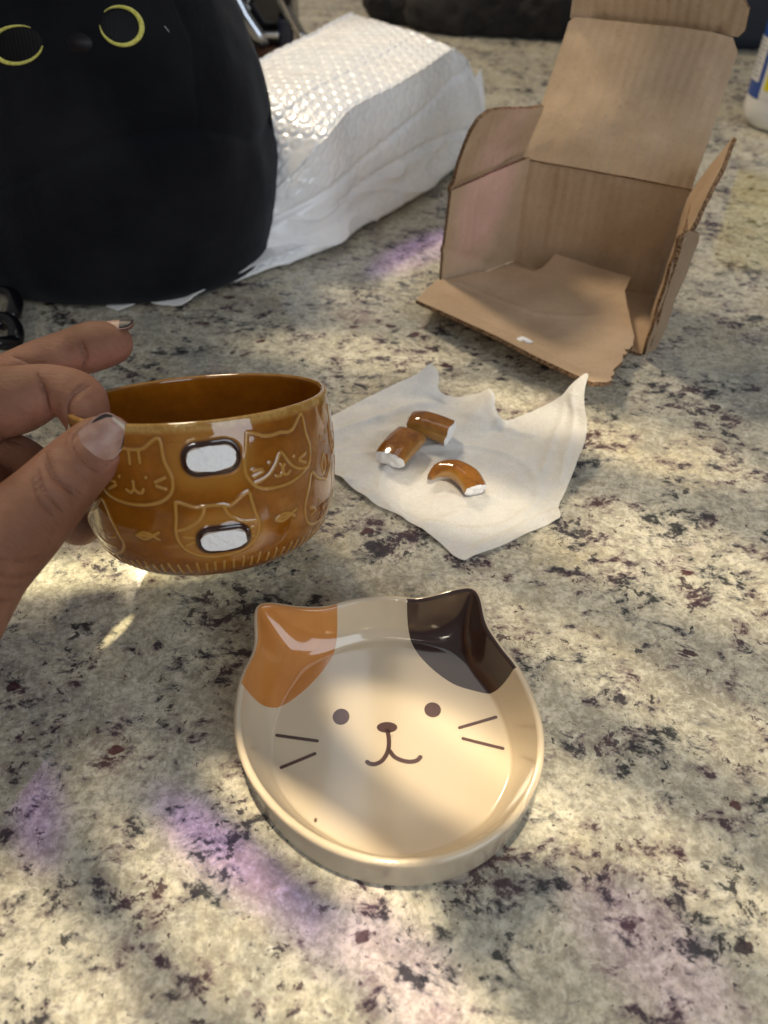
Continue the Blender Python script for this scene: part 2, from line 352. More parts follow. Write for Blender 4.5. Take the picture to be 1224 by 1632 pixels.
    def decal(name, poly, sp=.0008):
        def fn(Q):
            out = []
            for x, y in Q:
                h = T.ray_cast(Vector((x+DC[0], y+DC[1], .05)), Vector((0, 0, -1)))[0]; out.append((x+DC[0], y+DC[1], h.z+.00012))
            return np.array(out)
        return sheet(name, poly, sp, fn, .00025, ink, dish)
    def capsule(a, b, w):
        a, b = np.array(a)/1000, np.array(b)/1000; d = (b-a)/np.linalg.norm(b-a); an = math.atan2(d[1], d[0])
        return [tuple(b+w*np.array([math.cos(an+q), math.sin(an+q)])) for q in np.linspace(-math.pi/2, math.pi/2, 9)]+[tuple(a+w*np.array([math.cos(an+q), math.sin(an+q)])) for q in np.linspace(math.pi/2, 3*math.pi/2, 9)]
    def ell(c, rx, ry, n=40): return [((c[0]+rx*math.cos(2*math.pi*k/n))/1000, (c[1]+ry*math.sin(2*math.pi*k/n))/1000) for k in range(n)]
    decal("eye", ell((-19.9, 8.5), 3.3, 3.6)); decal("eye", ell((16.3, 11.6), 3.3, 3.4))
    decal("nose", ell((-1.8, 3.75), 4.0, 2.35))
    def stroke(pts, w):
        L = crom(np.array(pts)/1000, 50); t = np.gradient(L, axis=0); t /= np.linalg.norm(t, axis=1)[:, None]; nn = np.stack([-t[:, 1], t[:, 0]], 1)
        cap0 = [L[-1]+w*(math.cos(q)*nn[-1]+math.sin(q)*t[-1]) for q in np.linspace(0, math.pi, 9)][1:-1]
        cap1 = [L[0]+w*(-math.cos(q)*nn[0]-math.sin(q)*t[0]) for q in np.linspace(0, math.pi, 9)][1:-1]
        return [tuple(p) for p in list(L+nn*w)+cap0+list((L-nn*w)[::-1])+cap1]
    decal("mouth", stroke([(-1.6, 2.4), (-1.1, -2.4), (-1.6, -6.6), (-3.6, -10.2), (-6.2, -11.7), (-8.2, -11.6), (-9.3, -10.9)], .00085))
    decal("mouth", stroke([(-1.0, -6.2), (1.0, -8.8), (3.6, -10.2), (6.7, -10.8), (9.3, -10.3), (10.7, -8.9)], .00085))
    for a, b in (((-44.3, .2), (-28.6, -2.1)), ((-41.3, -13.2), (-29.2, -7.5)), ((26.4, 3.6), (41, 8.2)), ((27.4, -1.1), (42.2, -5.4))): decal("whisker", capsule(a, b, .00065))
    # crumb of glaze lying in the dish
    cr = M("crumb", Base_Color=(.16, .09, .05), Roughness=.4).m
    bm = bmesh.new(); bmesh.ops.create_icosphere(bm, subdivisions=2, radius=.0008)
    for v in bm.verts: v.co = Vector((v.co.x*.7, v.co.y*1.1, v.co.z*.6))*(1+.3*noise.noise(v.co*2500))
    me = bpy.data.meshes.new("crumb"); bm.to_mesh(me); me.materials.append(cr); o2 = bpy.data.objects.new("crumb", me); COL.objects.link(o2)
    hx, hy = DC[0]-.0272, DC[1]-.0335; h = T.ray_cast(Vector((hx, hy, .05)), Vector((0, 0, -1)))[0]; o2.location = (hx, hy, h.z+.0004)
    tag(o2, "tiny brown crumb lying in the lower left of the cat dish", "crumb")
build_dish()

# ------------------------------------------------------------------ brown soup mug with its handle broken off
BO = Vector((-.0752, .2470, .0222)); BS = .92
def bowl_basis():
    a = np.array([-.0465, .394, 0]); a[2] = math.sqrt(1-a@a); x = np.cross([0, 1, 0], a); x /= np.linalg.norm(x); y = np.cross(a, x); return x, y, a
BX, BY, BA = bowl_basis()
BM = Matrix(((BX[0], BY[0], BA[0], BO.x), (BX[1], BY[1], BA[1], BO.y), (BX[2], BY[2], BA[2], BO.z), (0, 0, 0, 1)))
HB = 1.103
BPROF = crom(np.array([(.0405, .0), (.0430, .0003), (.0468, .0023), (.0517, .0066), (.0552, .012), (.0579, .020), (.0595, .031), (.0601, .042), (.0598, .053), (.0591, .061), (.0586, .0645)])*np.array([BS, BS*HB]), 200)
def bowl_pt(th, s):
    """point and outward normal on the outer wall; th angle (0 = local -y, the side turned to the camera), s arc share 0..1"""
    L = np.r_[0, np.cumsum(np.linalg.norm(np.diff(BPROF, axis=0), axis=1))]; L /= L[-1]
    r = np.interp(s, L, BPROF[:, 0]); z = np.interp(s, L, BPROF[:, 1]); dr = np.interp(s, L, np.gradient(BPROF[:, 0])); dz = np.interp(s, L, np.gradient(BPROF[:, 1]))
    q = np.hypot(dr, dz); nr, nz = dz/q, -dr/q; sx_, cy_ = np.sin(th), -np.cos(th)
    return np.stack([r*sx_, r*cy_, z], -1), np.stack([nr*sx_, nr*cy_, nz], -1)
# flat coordinates of the wall: X = angle * 55 mm, Y = arc length in mm
BLEN = float(np.linalg.norm(np.diff(BPROF, axis=0), axis=1).sum())*1000
_rc = [[(29.8,68.0),(33.3,67),(36.3,65.7),(39.6,65.2),(43.9,65.5),(49.6,65.2),(56.2,70.3),(57.2,62.6),(58.8,57.4),(58.6,53.3),(57.1,49.8),(53.0,47.0),(47.3,45.2),(41.2,44.6),(35.1,45.3),(31.4,46.9),(28.9,49.8),(27.5,53.3),(27.8,58.5),(28.8,62.6),(29.8,68.0)],
 [(31,48.4),(34.8,49.3),(37.6,51),(40.4,54.2),(41.8,56.8),(43.2,57.9),(45.2,55),(47.9,51.5),(51.8,49.3),(57,48.7)],
 [(37.4,54.8),(37.6,55.2)],[(49,54.8),(49.2,55.2)],[(42.4,53.3),(43.2,52.1),(43,50.4),(41.6,48.9),(39.8,49.3)],[(44.2,52.9),(43.2,52.1),(43,50.4),(44.1,48.9),(45.6,48.9),(46.5,49.8)],
 [(30.3,53.5),(34.2,53)],[(30.6,50.9),(34.5,52.1)],[(51.9,53.3),(55.7,54.7)],[(51.8,52.7),(55.2,51)]]
_bc = [[(.6,44.6),(2.2,44.4),(5.3,43.1),(8.1,42.1),(12.8,42.3),(17.8,42),(20.7,41.4),(27.4,45.6),(28.8,41.4),(29.8,36.9),(31.1,32.8),(31,28.8),(29.4,25),(25.4,21.5),(19.5,19.8),(11.8,19.6),(5.8,21.1),(1.4,24.1),(-.8,28.3),(-1.1,32.8),(0,38.6),(.6,44.6)],
 [(10.8,42),(9.9,39.2),(7.3,36),(3,33.7),(-.6,32.9)],[(17.8,42),(19.5,38),(22.5,35.1),(26,33.6),(30.3,33)],[(1.5,30),(5.9,29.3)],[(1.9,26.3),(5.6,27.6)],[(25.7,29.8),(28.8,30.6)],[(25.6,27.6),(28.7,26.6)]]
_lc = [[(-18.1,65.3),(-9.7,65),(-2.6,69),(-1.3,60.5),(.7,54),(-.2,48.6),(-4.8,45),(-12,43.6),(-20.6,44.2),(-27.3,46.7),(-30.7,51.5),(-29.2,59),(-26,67.5),(-18.1,65.3)],
 [(-14.8,64.6),(-14.9,59.6)],[(-10.8,65),(-10.7,60)],[(-20.6,54.3),(-20.4,54.6)],[(-9.3,54.3),(-9.1,54.6)],[(-14.9,52.8),(-14.5,52.6)],
 [(-14.7,52.4),(-14.8,49.8),(-16.4,48.4),(-18.2,49.4)],[(-14.8,49.8),(-13.2,48.4),(-11.7,48.5),(-10.9,49.8)],[(-5.8,52.7),(-1.9,54.3)],[(-5.5,51.2),(-2.1,49.9)],[(-26.5,52.7),(-23,52.1)],[(-26.5,49.3),(-22.7,51)]]
_bl = [[(-47.4,34.5),(-37.5,40.4),(-31.8,44.2),(-29.4,36),(-27.3,29.2),(-26.6,25),(-30.5,20.6),(-39,17.8),(-46,19.5),(-51,24),(-52,30),(-47.4,34.5)],[(-46.3,26.4),(-40.3,23.4),(-33.4,22.3)],[(-35.2,26.9),(-30.4,27.9)],[(-37.8,28.6),(-37.6,29)]]
_fi = [[(-18.3,30.5),(-14.6,32.1),(-11.1,30.8),(-15,29),(-18.3,30.5)],[(-17.5,30.5),(-12.5,30.7)],[(-11.1,30.8),(-8.2,32.2)],[(-11.1,30.8),(-8.8,29.2)]]
_ec = [[(71.5,39),(68,40.2),(65.8,40.9),(62.5,42.6),(58.6,45.6),(56.2,39.2),(54.5,33.9),(54.7,28.3),(57,24.1),(61.2,21.7),(67.3,20.9),(74,22),(79,26),(80.5,32),(79.5,40),(78,45),(71.5,39)],[(57.6,30.8),(61.3,29.2)],[(59.1,26.8),(62,28)],[(64.4,31.5),(64.6,31.8)],[(67.5,57.7),(67.6,58.2)],[(70.7,54.8),(70.8,55.2)],[(73,59),(73.2,59.3)],
 [(68.9,51),(66.9,47),(68.4,42.5),(70.9,46.7),(68.9,51)]]
def _sh(G, dx, dy=0.): return [[(x+dx, y+dy) for x, y in L] for L in G]
LINES = _rc+_bc+_lc+_bl+_fi+_ec+_sh(_fi, 57, .8)+_sh(_rc, 52)+_sh(_bc, 90)+_sh(_lc, 155)+_sh(_fi, 110)+_sh(_rc, -92)+_sh(_bc, -100)+_sh(_lc, -125)+_sh(_fi, -75)
random.seed(11)
for _k in range(86):
    _x = -172.8+_k*4.018; LINES.append([(_x+random.uniform(-.5, .5), 10.2), (_x+random.uniform(-.3, .3), 16.4+random.uniform(-.9, .9))])
def SHARP(L): return len(L) < 5
SCARS = [(15.7, 60.5, 8.6, 4.4, .02), (16.7, 27.9, 8.4, 3.9, -.02)]

def build_bowl():
    bowl = empty("soup_mug", (0, 0, 0), "brown glazed soup mug with cat outlines and two white scars where its handle broke off", "mug")
    bowl.matrix_world = BM
    nu, nv = 1100, 230
    th = np.linspace(-math.pi, math.pi, nu, endpoint=False); s = np.linspace(0, 1, nv)
    TH, SS = np.meshgrid(th, s, indexing='ij'); P, N = bowl_pt(TH.ravel(), SS.ravel())
    XY = np.stack([TH.ravel()*55, SS.ravel()*BLEN], 1)
    front = np.full(len(XY), 9.); scar = np.full(len(XY), 99.)
    for L in LINES:
        L = np.array(L, float)
        if len(L) > 2: L = crom(L, len(L)*5) if not SHARP(L) else L
        lo, hi = L.min(0)-4, L.max(0)+4; m_ = ((XY > lo) & (XY < hi)).all(1); front[m_] = np.minimum(front[m_], poly_dist(XY[m_], L))
    for (cx, cy, rx, ry, rot) in SCARS:
        d = XY-np.array([cx, cy]); c_, s_ = math.cos(rot), math.sin(rot); u = d[:, 0]*c_+d[:, 1]*s_; v = -d[:, 0]*s_+d[:, 1]*c_
        # rounded box distance
        q = np.stack([np.abs(u)-(rx-ry*.85), np.abs(v)-ry*.15], 1); dd = np.linalg.norm(np.maximum(q, 0), axis=1)+np.minimum(q.max(1), 0)-ry*.85
        scar = np.minimum(scar, dd)
    disp = .00028*(1-sstep(.2, .9, front))+.0016*(1-sstep(-.2, 4.2, scar))**1.6-.0004*(1-sstep(.2, 1.1, np.abs(scar-.9)))
    P = P+N*disp[:, None]
    # rim and inside
    L = np.linspace(0, math.pi, 12)[1:]; rings = [P.reshape(nu, nv, 3)]
    rr, zz = BPROF[-1]; ex = []
    for a in L: ex.append((rr-.0015+.0015*math.cos(a), zz+.0012*math.sin(a)))
    inn = crom(np.array([(rr-.003, zz), (rr-.0032, zz-.01), (rr-.003, zz-.025), (rr-.0065, zz-.042), (rr-.014, zz-.053), (rr-.025, .0062), (rr-.04, .005), (.0006, .0047)]), 60)[1:]
    ex += [tuple(p) for p in inn]
    E = np.array([[(r*math.sin(t), -r*math.cos(t), z) for r, z in ex] for t in th]); k = len(ex)
    # bottom
    bt = [(.0004, .0022), (.030, .0022), (.0325, .0015), (.0335, .0001), (.0345*1.0, 0)]
    B = np.array([[(r*math.sin(t), -r*math.cos(t), z) for r, z in bt] for t in th])
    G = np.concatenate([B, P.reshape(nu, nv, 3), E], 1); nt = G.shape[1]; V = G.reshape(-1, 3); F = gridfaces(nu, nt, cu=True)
    nb = len(bt); full = lambda a, x, y: np.concatenate([np.full((nu, nb), x), a.reshape(nu, nv), np.full((nu, k), y)], 1).ravel()
    height = np.concatenate([np.full((nu, nb), -1.), SS, np.tile(1+np.arange(1, k+1)/12, (nu, 1))], 1).ravel()
    m = M("amber_glaze"); Po = m.obj(); h = m.attr("height"); line = m.attr("line"); sc = m.attr("scar")
    n1 = m.noise(m.map(Po, (1, 1, 1.6)), 42., 4, .6); n2 = m.noise(Po, 240., 4, .65)
    body = m.ramp(m.math('ADD', m.math('MULTIPLY', n1, .7), m.math('MULTIPLY', n2, .3)), (.32, (.185, .058, .004)), (.50, (.250, .083, .005)), (.68, (.315, .112, .008)))
    # thin glaze on raised lines turns yellow
    body = m.mix(m.mr(line, 2.6, .5, 0, .30), body, (.13, .047, .005))
    body = m.mix(m.mr(line, .85, .30, 0, .92), body, (.42, .22, .045))
    body = m.mix(m.mr(sc, 11, 4.0, 0, .5), body, (.42, .20, .035))
    body = m.mix(m.mr(sc, 3.1, 1.7, 0, .98), body, (.030, .009, .006))
    body = m.mix(m.mr(sc, .3, .0), body, (.45, .36, .28))
    rimc = m.math('MULTIPLY', m.mr(h, .955, .99), m.mr(h, 2.1, 1.3)); body = m.mix(m.math('MULTIPLY', rimc, .9), body, m.mix(m.mr(n2, .4, .6), (.47, .29, .085), (.36, .19, .04)))
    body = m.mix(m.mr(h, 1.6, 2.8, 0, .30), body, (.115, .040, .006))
    crack = m.n("TexVoronoi", 0, {'feature': 'DISTANCE_TO_EDGE'}, Vector=m.n("VectorMath", 0, {'operation': 'ADD'}, i0=Po, i1=m.n("VectorMath", 0, {'operation': 'SCALE'}, i0=m.n("TexNoise", 1, Vector=Po, Scale=120.), i3=.006)), Scale=38.)
    body = m.mix(m.mr(crack, .006, .0, 0, .22), body, (.05, .015, .003))
    foot = m.mr(h, .036, .024); body = m.mix(foot, body, (.62, .58, .52))
    m.set('Base_Color', body); m.set('Roughness', m.mr(foot, 0, 1, .07, .6)); m.set('Coat_Weight', .6); m.set('Coat_Roughness', .03)
    m.set('Subsurface_Weight', .0); m.set('Normal', m.bump(m.noise(Po, 70., 3), .12, .0012))
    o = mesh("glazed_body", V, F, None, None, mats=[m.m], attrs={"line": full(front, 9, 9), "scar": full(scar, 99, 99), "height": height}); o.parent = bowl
    cer = ceramic_break()
    for (cx, cy, rx, ry, rot) in SCARS:
        rx_, ry_ = rx+.1, ry+.1
        poly = []
        for k_ in range(64):
            a = 2*math.pi*k_/64; q = (abs(math.cos(a))**4.2+abs(math.sin(a))**4.2)**(-1/4.2) if False else 1/((abs(math.cos(a)/1)**2.8+abs(math.sin(a))**2.8)**(1/2.8))
            u, v = rx_*q*math.cos(a), ry_*q*math.sin(a); w = 1+.075*noise.noise(Vector((a*2.2, cx, 1)))
            poly.append(((cx+(u*math.cos(rot)-v*math.sin(rot))*w), (cy+(u*math.sin(rot)+v*math.cos(rot))*w)))
        def fn(Q):
            P_, N_ = bowl_pt(Q[:, 0]/55, Q[:, 1]/BLEN)
            hh = np.array([noise.fractal(Vector((q[0]*.45, q[1]*.45, 3)), 1, 2, 4) for q in Q])
            return P_+N_*(.0020+.00025*hh)[:, None]
        so = sheet("handle_scar", poly, .35, fn, .0009, cer, None); so.parent = bowl
    return bowl
def ceramic_break():
    m = M("broken_ceramic"); P = m.obj(); m.set('Base_Color', m.ramp(m.noise(P, 700., 4, .7), (.3, (.80, .80, .82)), (.6, (.88, .88, .89))))
    m.set('Roughness', .8); m.set('Normal', m.bump(m.noise(P, 900., 5, .6), .35, .0004)); return m.m
BOWL = build_bowl()

# ------------------------------------------------------------------ opened cardboard box
def cardboard(name, axis, tone=1., core=False):
    m = M(name); P = m.obj(); u = m.attr("v" if axis == 'v' else "u")
    n1 = m.noise(P, 18., 4, .6); n2 = m.noise(P, 420., 4, .7); n3 = m.noise(m.map(P, (1, 1, .15)), 260., 3, .6)
    a, b = (.53*tone, .390*tone, .265*tone), (.44*tone, .315*tone, .205*tone)
    col = m.mix(m.mr(n1, .35, .65), b, a); col = m.mix(m.mr(n2, .52, .75, 0, .35), col, (.24*tone, .14*tone, .07*tone)); col = m.mix(m.mr(n3, .55, .75, 0, .10), col, (.54*tone, .40*tone, .28*tone))
    if core: col = m.mix(m.mr(m.noise(P, 700., 2), .45, .55), (.10, .055, .028), (.30, .18, .10))
    m.set('Base_Color', col); m.set('Roughness', .78); m.set('Specular_IOR_Level', .25)
    if not core:
        wob = m.math('MULTIPLY', m.noise(P, 25., 2), .004)
        wv = m.math('SINE', m.math('MULTIPLY', m.math('ADD', u, wob), 2*math.pi/.0068))
        b1 = m.bump(m.noise(P, 55., 5, .65, .5), .28, .0025, m.bump(wv, .20 if axis == 'u' else .05, .0006)); m.set('Normal', m.bump(n2, .25, .0004, b1))
    else: m.set('Normal', m.bump(m.noise(P, 900., 3), .8, .001))
    return m.m
CARD = cardboard("cardboard_inside", 'u'); CARDV = cardboard("cardboard_floor", 'v', 1.02); CARDO = cardboard("cardboard_outside", 'u', .62); CORE = cardboard("cardboard_core", 'u', 1, True)
def build_box():
    box = empty("cardboard_box", (.12, .51, 0), "small brown cardboard box standing open with its torn flaps folded out", "cardboard box")
    A = lambda *p: np.array(p, float)
    BL, BR, FL, FR = A(.101, .574, .003), A(.198, .514, .003), A(.042, .529, .003), A(.169, .439, .003)
    BLt, BRt, FLt, FRt = A(.0991, .5743, .0797), A(.2020, .5134, .0797), A(.0454, .5287, .0736), A(.1772, .4385, .083)
    def panel(name, O, U, Vv, poly, bend=None, sp=.0035, mat=CARD, flip=False, th=.0028, wob=.0006, seed=0, crease=()):
        """poly in (u,v) metres along unit axes from O"""
        U = A(*U)/np.linalg.norm(U); Vn = A(*Vv); Vn = Vn-U*(Vn@U); Vn /= np.linalg.norm(Vn); Nn = np.cross(U, Vn)*(-1 if flip else 1)
        if flip: poly = poly  # orientation handled below
        def fn(Q):
            P = O+Q[:, :1]*U+Q[:, 1:]*Vn
            d = np.array([noise.fractal(Vector((q[0]*22+seed*5, q[1]*22, seed*1.7)), 1, 2, 3) for q in Q])*wob*2
            for (a, b, dep, w) in crease: d = d-1.7*dep*np.exp(-(seg_dist(Q, A(*a), A(*b))/w)**2)
            if bend is not None: d = d+bend(Q)
            return P+Nn*d[:, None]
        pl = np.array(poly, float)
        ar = sum(x0*y1-x1*y0 for (x0, y0), (x1, y1) in zip(pl, np.roll(pl, -1, 0)))
        if (ar < 0): pl = pl[::-1]
        o = sheet(name, pl, sp, fn, th, mat, box, CORE)
        if flip: o.data.flip_normals()
        return o
    def ragged(a, b, n, amp, seed):
        rr = np.random.default_rng(seed); a, b = A(*a), A(*b); d = (b-a)/np.linalg.norm(b-a); nn = A(-d[1], d[0])
        return [tuple(a+(b-a)*k/n+(nn*rr.uniform(-amp, amp) if 0 < k < n else 0)) for k in range(n+1)]
    lenf = np.linalg.norm
    # back wall
    w = lenf(BRt-BLt); h = .0768
    panel("back_panel", BL, BRt-BLt, BLt-BL, [(0, 0), (.1135, 0), (w, h), (0, h)], seed=1, crease=[((.014, 0), (.014, h), .0006, .0012), ((.020, 0), (.021, h), .0009, .0016), ((.038, .0), (.040, h), .0006, .0012), ((.052, 0), (.052, h), .0005, .0012), ((0, h-.001), (w, h-.001), .001, .0015)])
    # lid: leans back from the top of the back wall
    L1, L2 = A(.1285, .6235, .1563), A(.221, .5445, .1555)
    U = (BRt-BLt)/w; Vl = (L1-BLt); Vl -= U*(Vl@U); hl = lenf(Vl)
    u1 = (L1-BLt)@U
    panel("lid_panel", BLt, U, Vl, [(0, .0005), (w, .0005), (w-.002, hl*.55), (w-.0035, hl*.93), (w-.009, hl), (u1+.004, hl), (u1+.001, hl*.965), (0.0003, hl*.55)], seed=2, wob=.0009,
          bend=lambda Q: .0022*np.sin(Q[:, 0]/w*math.pi)-.0035*sstep(.8*w, w, Q[:, 0])*sstep(.1*hl, .5*hl, Q[:, 1])+.002*sstep(.9*hl, hl, Q[:, 1]))
    # tuck flap bending up from the lid's far edge
    To = BLt+Vl*1.0; V2 = A(.004, -.012, .036)
    panel("tuck_flap", To+A(0, 0, .0006), U, V2, [(u1+.0005, 0), (w-.006, .0), (w-.003, .004), (w-.0035, .016), (w-.010, .0225), (w-.03, .026), (u1+.012, .029), (u1+.002, .027)], seed=3, wob=.0009, crease=[((.02, .0), (.1, .0), .0012, .003), ((w-.02, 0), (w-.012, .02), .0008, .002)])
    # left wall and its flap
    wl_ = lenf(BLt-FLt)
    panel("side_panel", FL, BL-FL, FLt-FL, [(0, 0), (lenf(BL-FL)+.0015, 0), (lenf(BL-FL)+.0015, .0785), (.0025, .0712)], seed=4, crease=[((.03, 0), (.034, .07), .0006, .0013), ((.036, 0), (.041, .07), .0005, .001), ((.0, .03), (.05, .004), .0009, .002)])
    U3 = (BLt-FLt)/wl_
    panel("side_flap", FLt+A(0, 0, .0008), U3, A(.0087, -.0169, .0497), [(.0, -.0025), (wl_+.001, -.0025), (wl_+.001, .040), (wl_*.8, .0422), (.017, .0525), (.008, .0500), (.004, .042), (.001, .02)], seed=5, wob=.0011, crease=[((0, .0), (wl_, .0), .0012, .002)])
    # right wall, its flap lit from the left, and the torn strip folded out at its front edge
    wr = lenf(BR-FR)
    panel("side_panel", BR, FR-BR, BRt-BR, [(0, 0)]+ragged((wr, 0), (wr+.003, .0795), 9, .0012, 8)+[(0.002, .0765)], seed=6, wob=.001, crease=[((0, .076), (.08, .078), .001, .002)])
    wr3 = lenf(FRt-BRt)
    panel("side_flap", BRt+A(0, 0, .0008), FRt-BRt, A(.016, .0, .0335), [(0, -.003), (wr3, -.001), (wr3-.004, .006), (.062, .0165), (.038, .0285), (.030, .0315), (.018, .0335), (.006, .0385), (.004, .035), (.001, .02)], seed=7, wob=.0009)
    panel("torn_strip", FR+A(.0006, -.002, .0), A(.0145, .006, 0), FRt-FR, [(0, 0), (.008, .002)]+ragged((.010, .010), (.0155, .074), 7, .0012, 3)+[(.014, .080), (.006, .0825)]+ragged((.001, .078), (0, .01), 8, .0014, 9), seed=8, mat=CARDO, wob=.0014)
    # bottom
    panel("bottom_panel", FL+A(0, 0, -.0006), FR-FL, BL-FL, [(0, 0), (lenf(FR-FL), 0), ((BR-FL)@((FR-FL)/lenf(FR-FL)), .0820), ((BL-FL)@((FR-FL)/lenf(FR-FL)), .0725)], mat=CARDV, seed=9, sp=.005)
    # broad inner flap that lies on the floor and juts out at the front
    ctrl = [((.0220,.486),.0165),((.042,.5285),.0115),((.070,.545),.0085),((0.0972, 0.5561),.0075),((0.1122, 0.5414),.010),((0.1201, 0.5455),.012),((0.1276, 0.5505),.020),((0.1737, 0.5077),.022),((0.1674, 0.4959),.018),((0.1625, 0.443),.0125),((.1600,.428),.0105),((.1505,.423),.012),((.121,.378),.0205),((.075,.428),.0195),((.10,.47),.0095),((.14,.49),.0100),((.13,.42),.0125),((.07,.49),.0115),((.055,.505),.0115),((.15,.52),.018)]
    f = tps([c for c, _ in ctrl], [[z] for _, z in ctrl], .02)
    pl = [(.0220,.486),(.030,.5065),(.038,.524),(.0455,.527),(.068,.543),(0.0972, 0.5561),(0.1122, 0.5414),(0.1162, 0.5434),(0.1201, 0.5455),(0.1253, 0.549),(0.1276, 0.5505),(0.1294, 0.5488),(0.1737, 0.5077),(0.1705, 0.5018),(0.1674, 0.4959),(0.1664, 0.4853),(0.1625, 0.443)]+ragged((0.1605, 0.4370), (.1505,.4225), 7, .0022, 21)+ragged((.1480,.4130), (.1300,.3800), 7, .0020, 22)+[(.121,.378)]
    pl = np.array(pl)
    def fn(Q):
        z = f(Q)[:, 0]; z += .0006*np.array([noise.fractal(Vector((q[0]*30, q[1]*30, 9)), 1, 2, 3) for q in Q])
        z += .0011*np.exp(-(seg_dist(Q, A(.055, .522), A(.105, .480))/.0022)**2)+.0009*np.exp(-(seg_dist(Q, A(.105, .480), A(.172, .470))/.002)**2)
        z -= .0008*np.exp(-(seg_dist(Q, A(.03, .50), A(.125, .392))/.0016)**2)+.0006*np.exp(-(seg_dist(Q, A(.025, .495), A(.118, .386))/.0012)**2)
        return np.c_[Q, np.maximum(z, .0068)]
    o = sheet("inner_flap", pl[::-1] if sum(x0*y1-x1*y0 for (x0, y0), (x1, y1) in zip(pl, np.roll(pl, -1, 0))) < 0 else pl, .0028, fn, .0027, CARDV, box, CORE)
    T = bvh(o)
    # chip of white ceramic lying on the flap
    h = T.ray_cast(Vector((.0885, .4305, .1)), Vector((0, 0, -1)))[0]
    z0 = h.z if h else .018
    pc = np.array([(-.0060, .0002), (-.0045, .0022), (-.002, .0027), (.001, .0016), (.004, .0012), (.0066, -.0012), (.0042, -.0016), (.0015, -.0022), (-.001, -.0010), (-.004, -.0012)])*.85
    c_ = sheet("ceramic_chip", pc, .0009, lambda Q: np.c_[Q[:, 0]+.0885, Q[:, 1]*1.1+.4305, z0+.0014+.0006*np.cos(Q[:, 0]*700)-(Q[:, 0])*.02+Q[:, 1]*.2], .0012, ceramic_break(), None)
    tag(c_, "small white ceramic chip lying near the front edge of the cardboard box", "ceramic chip")
build_box()

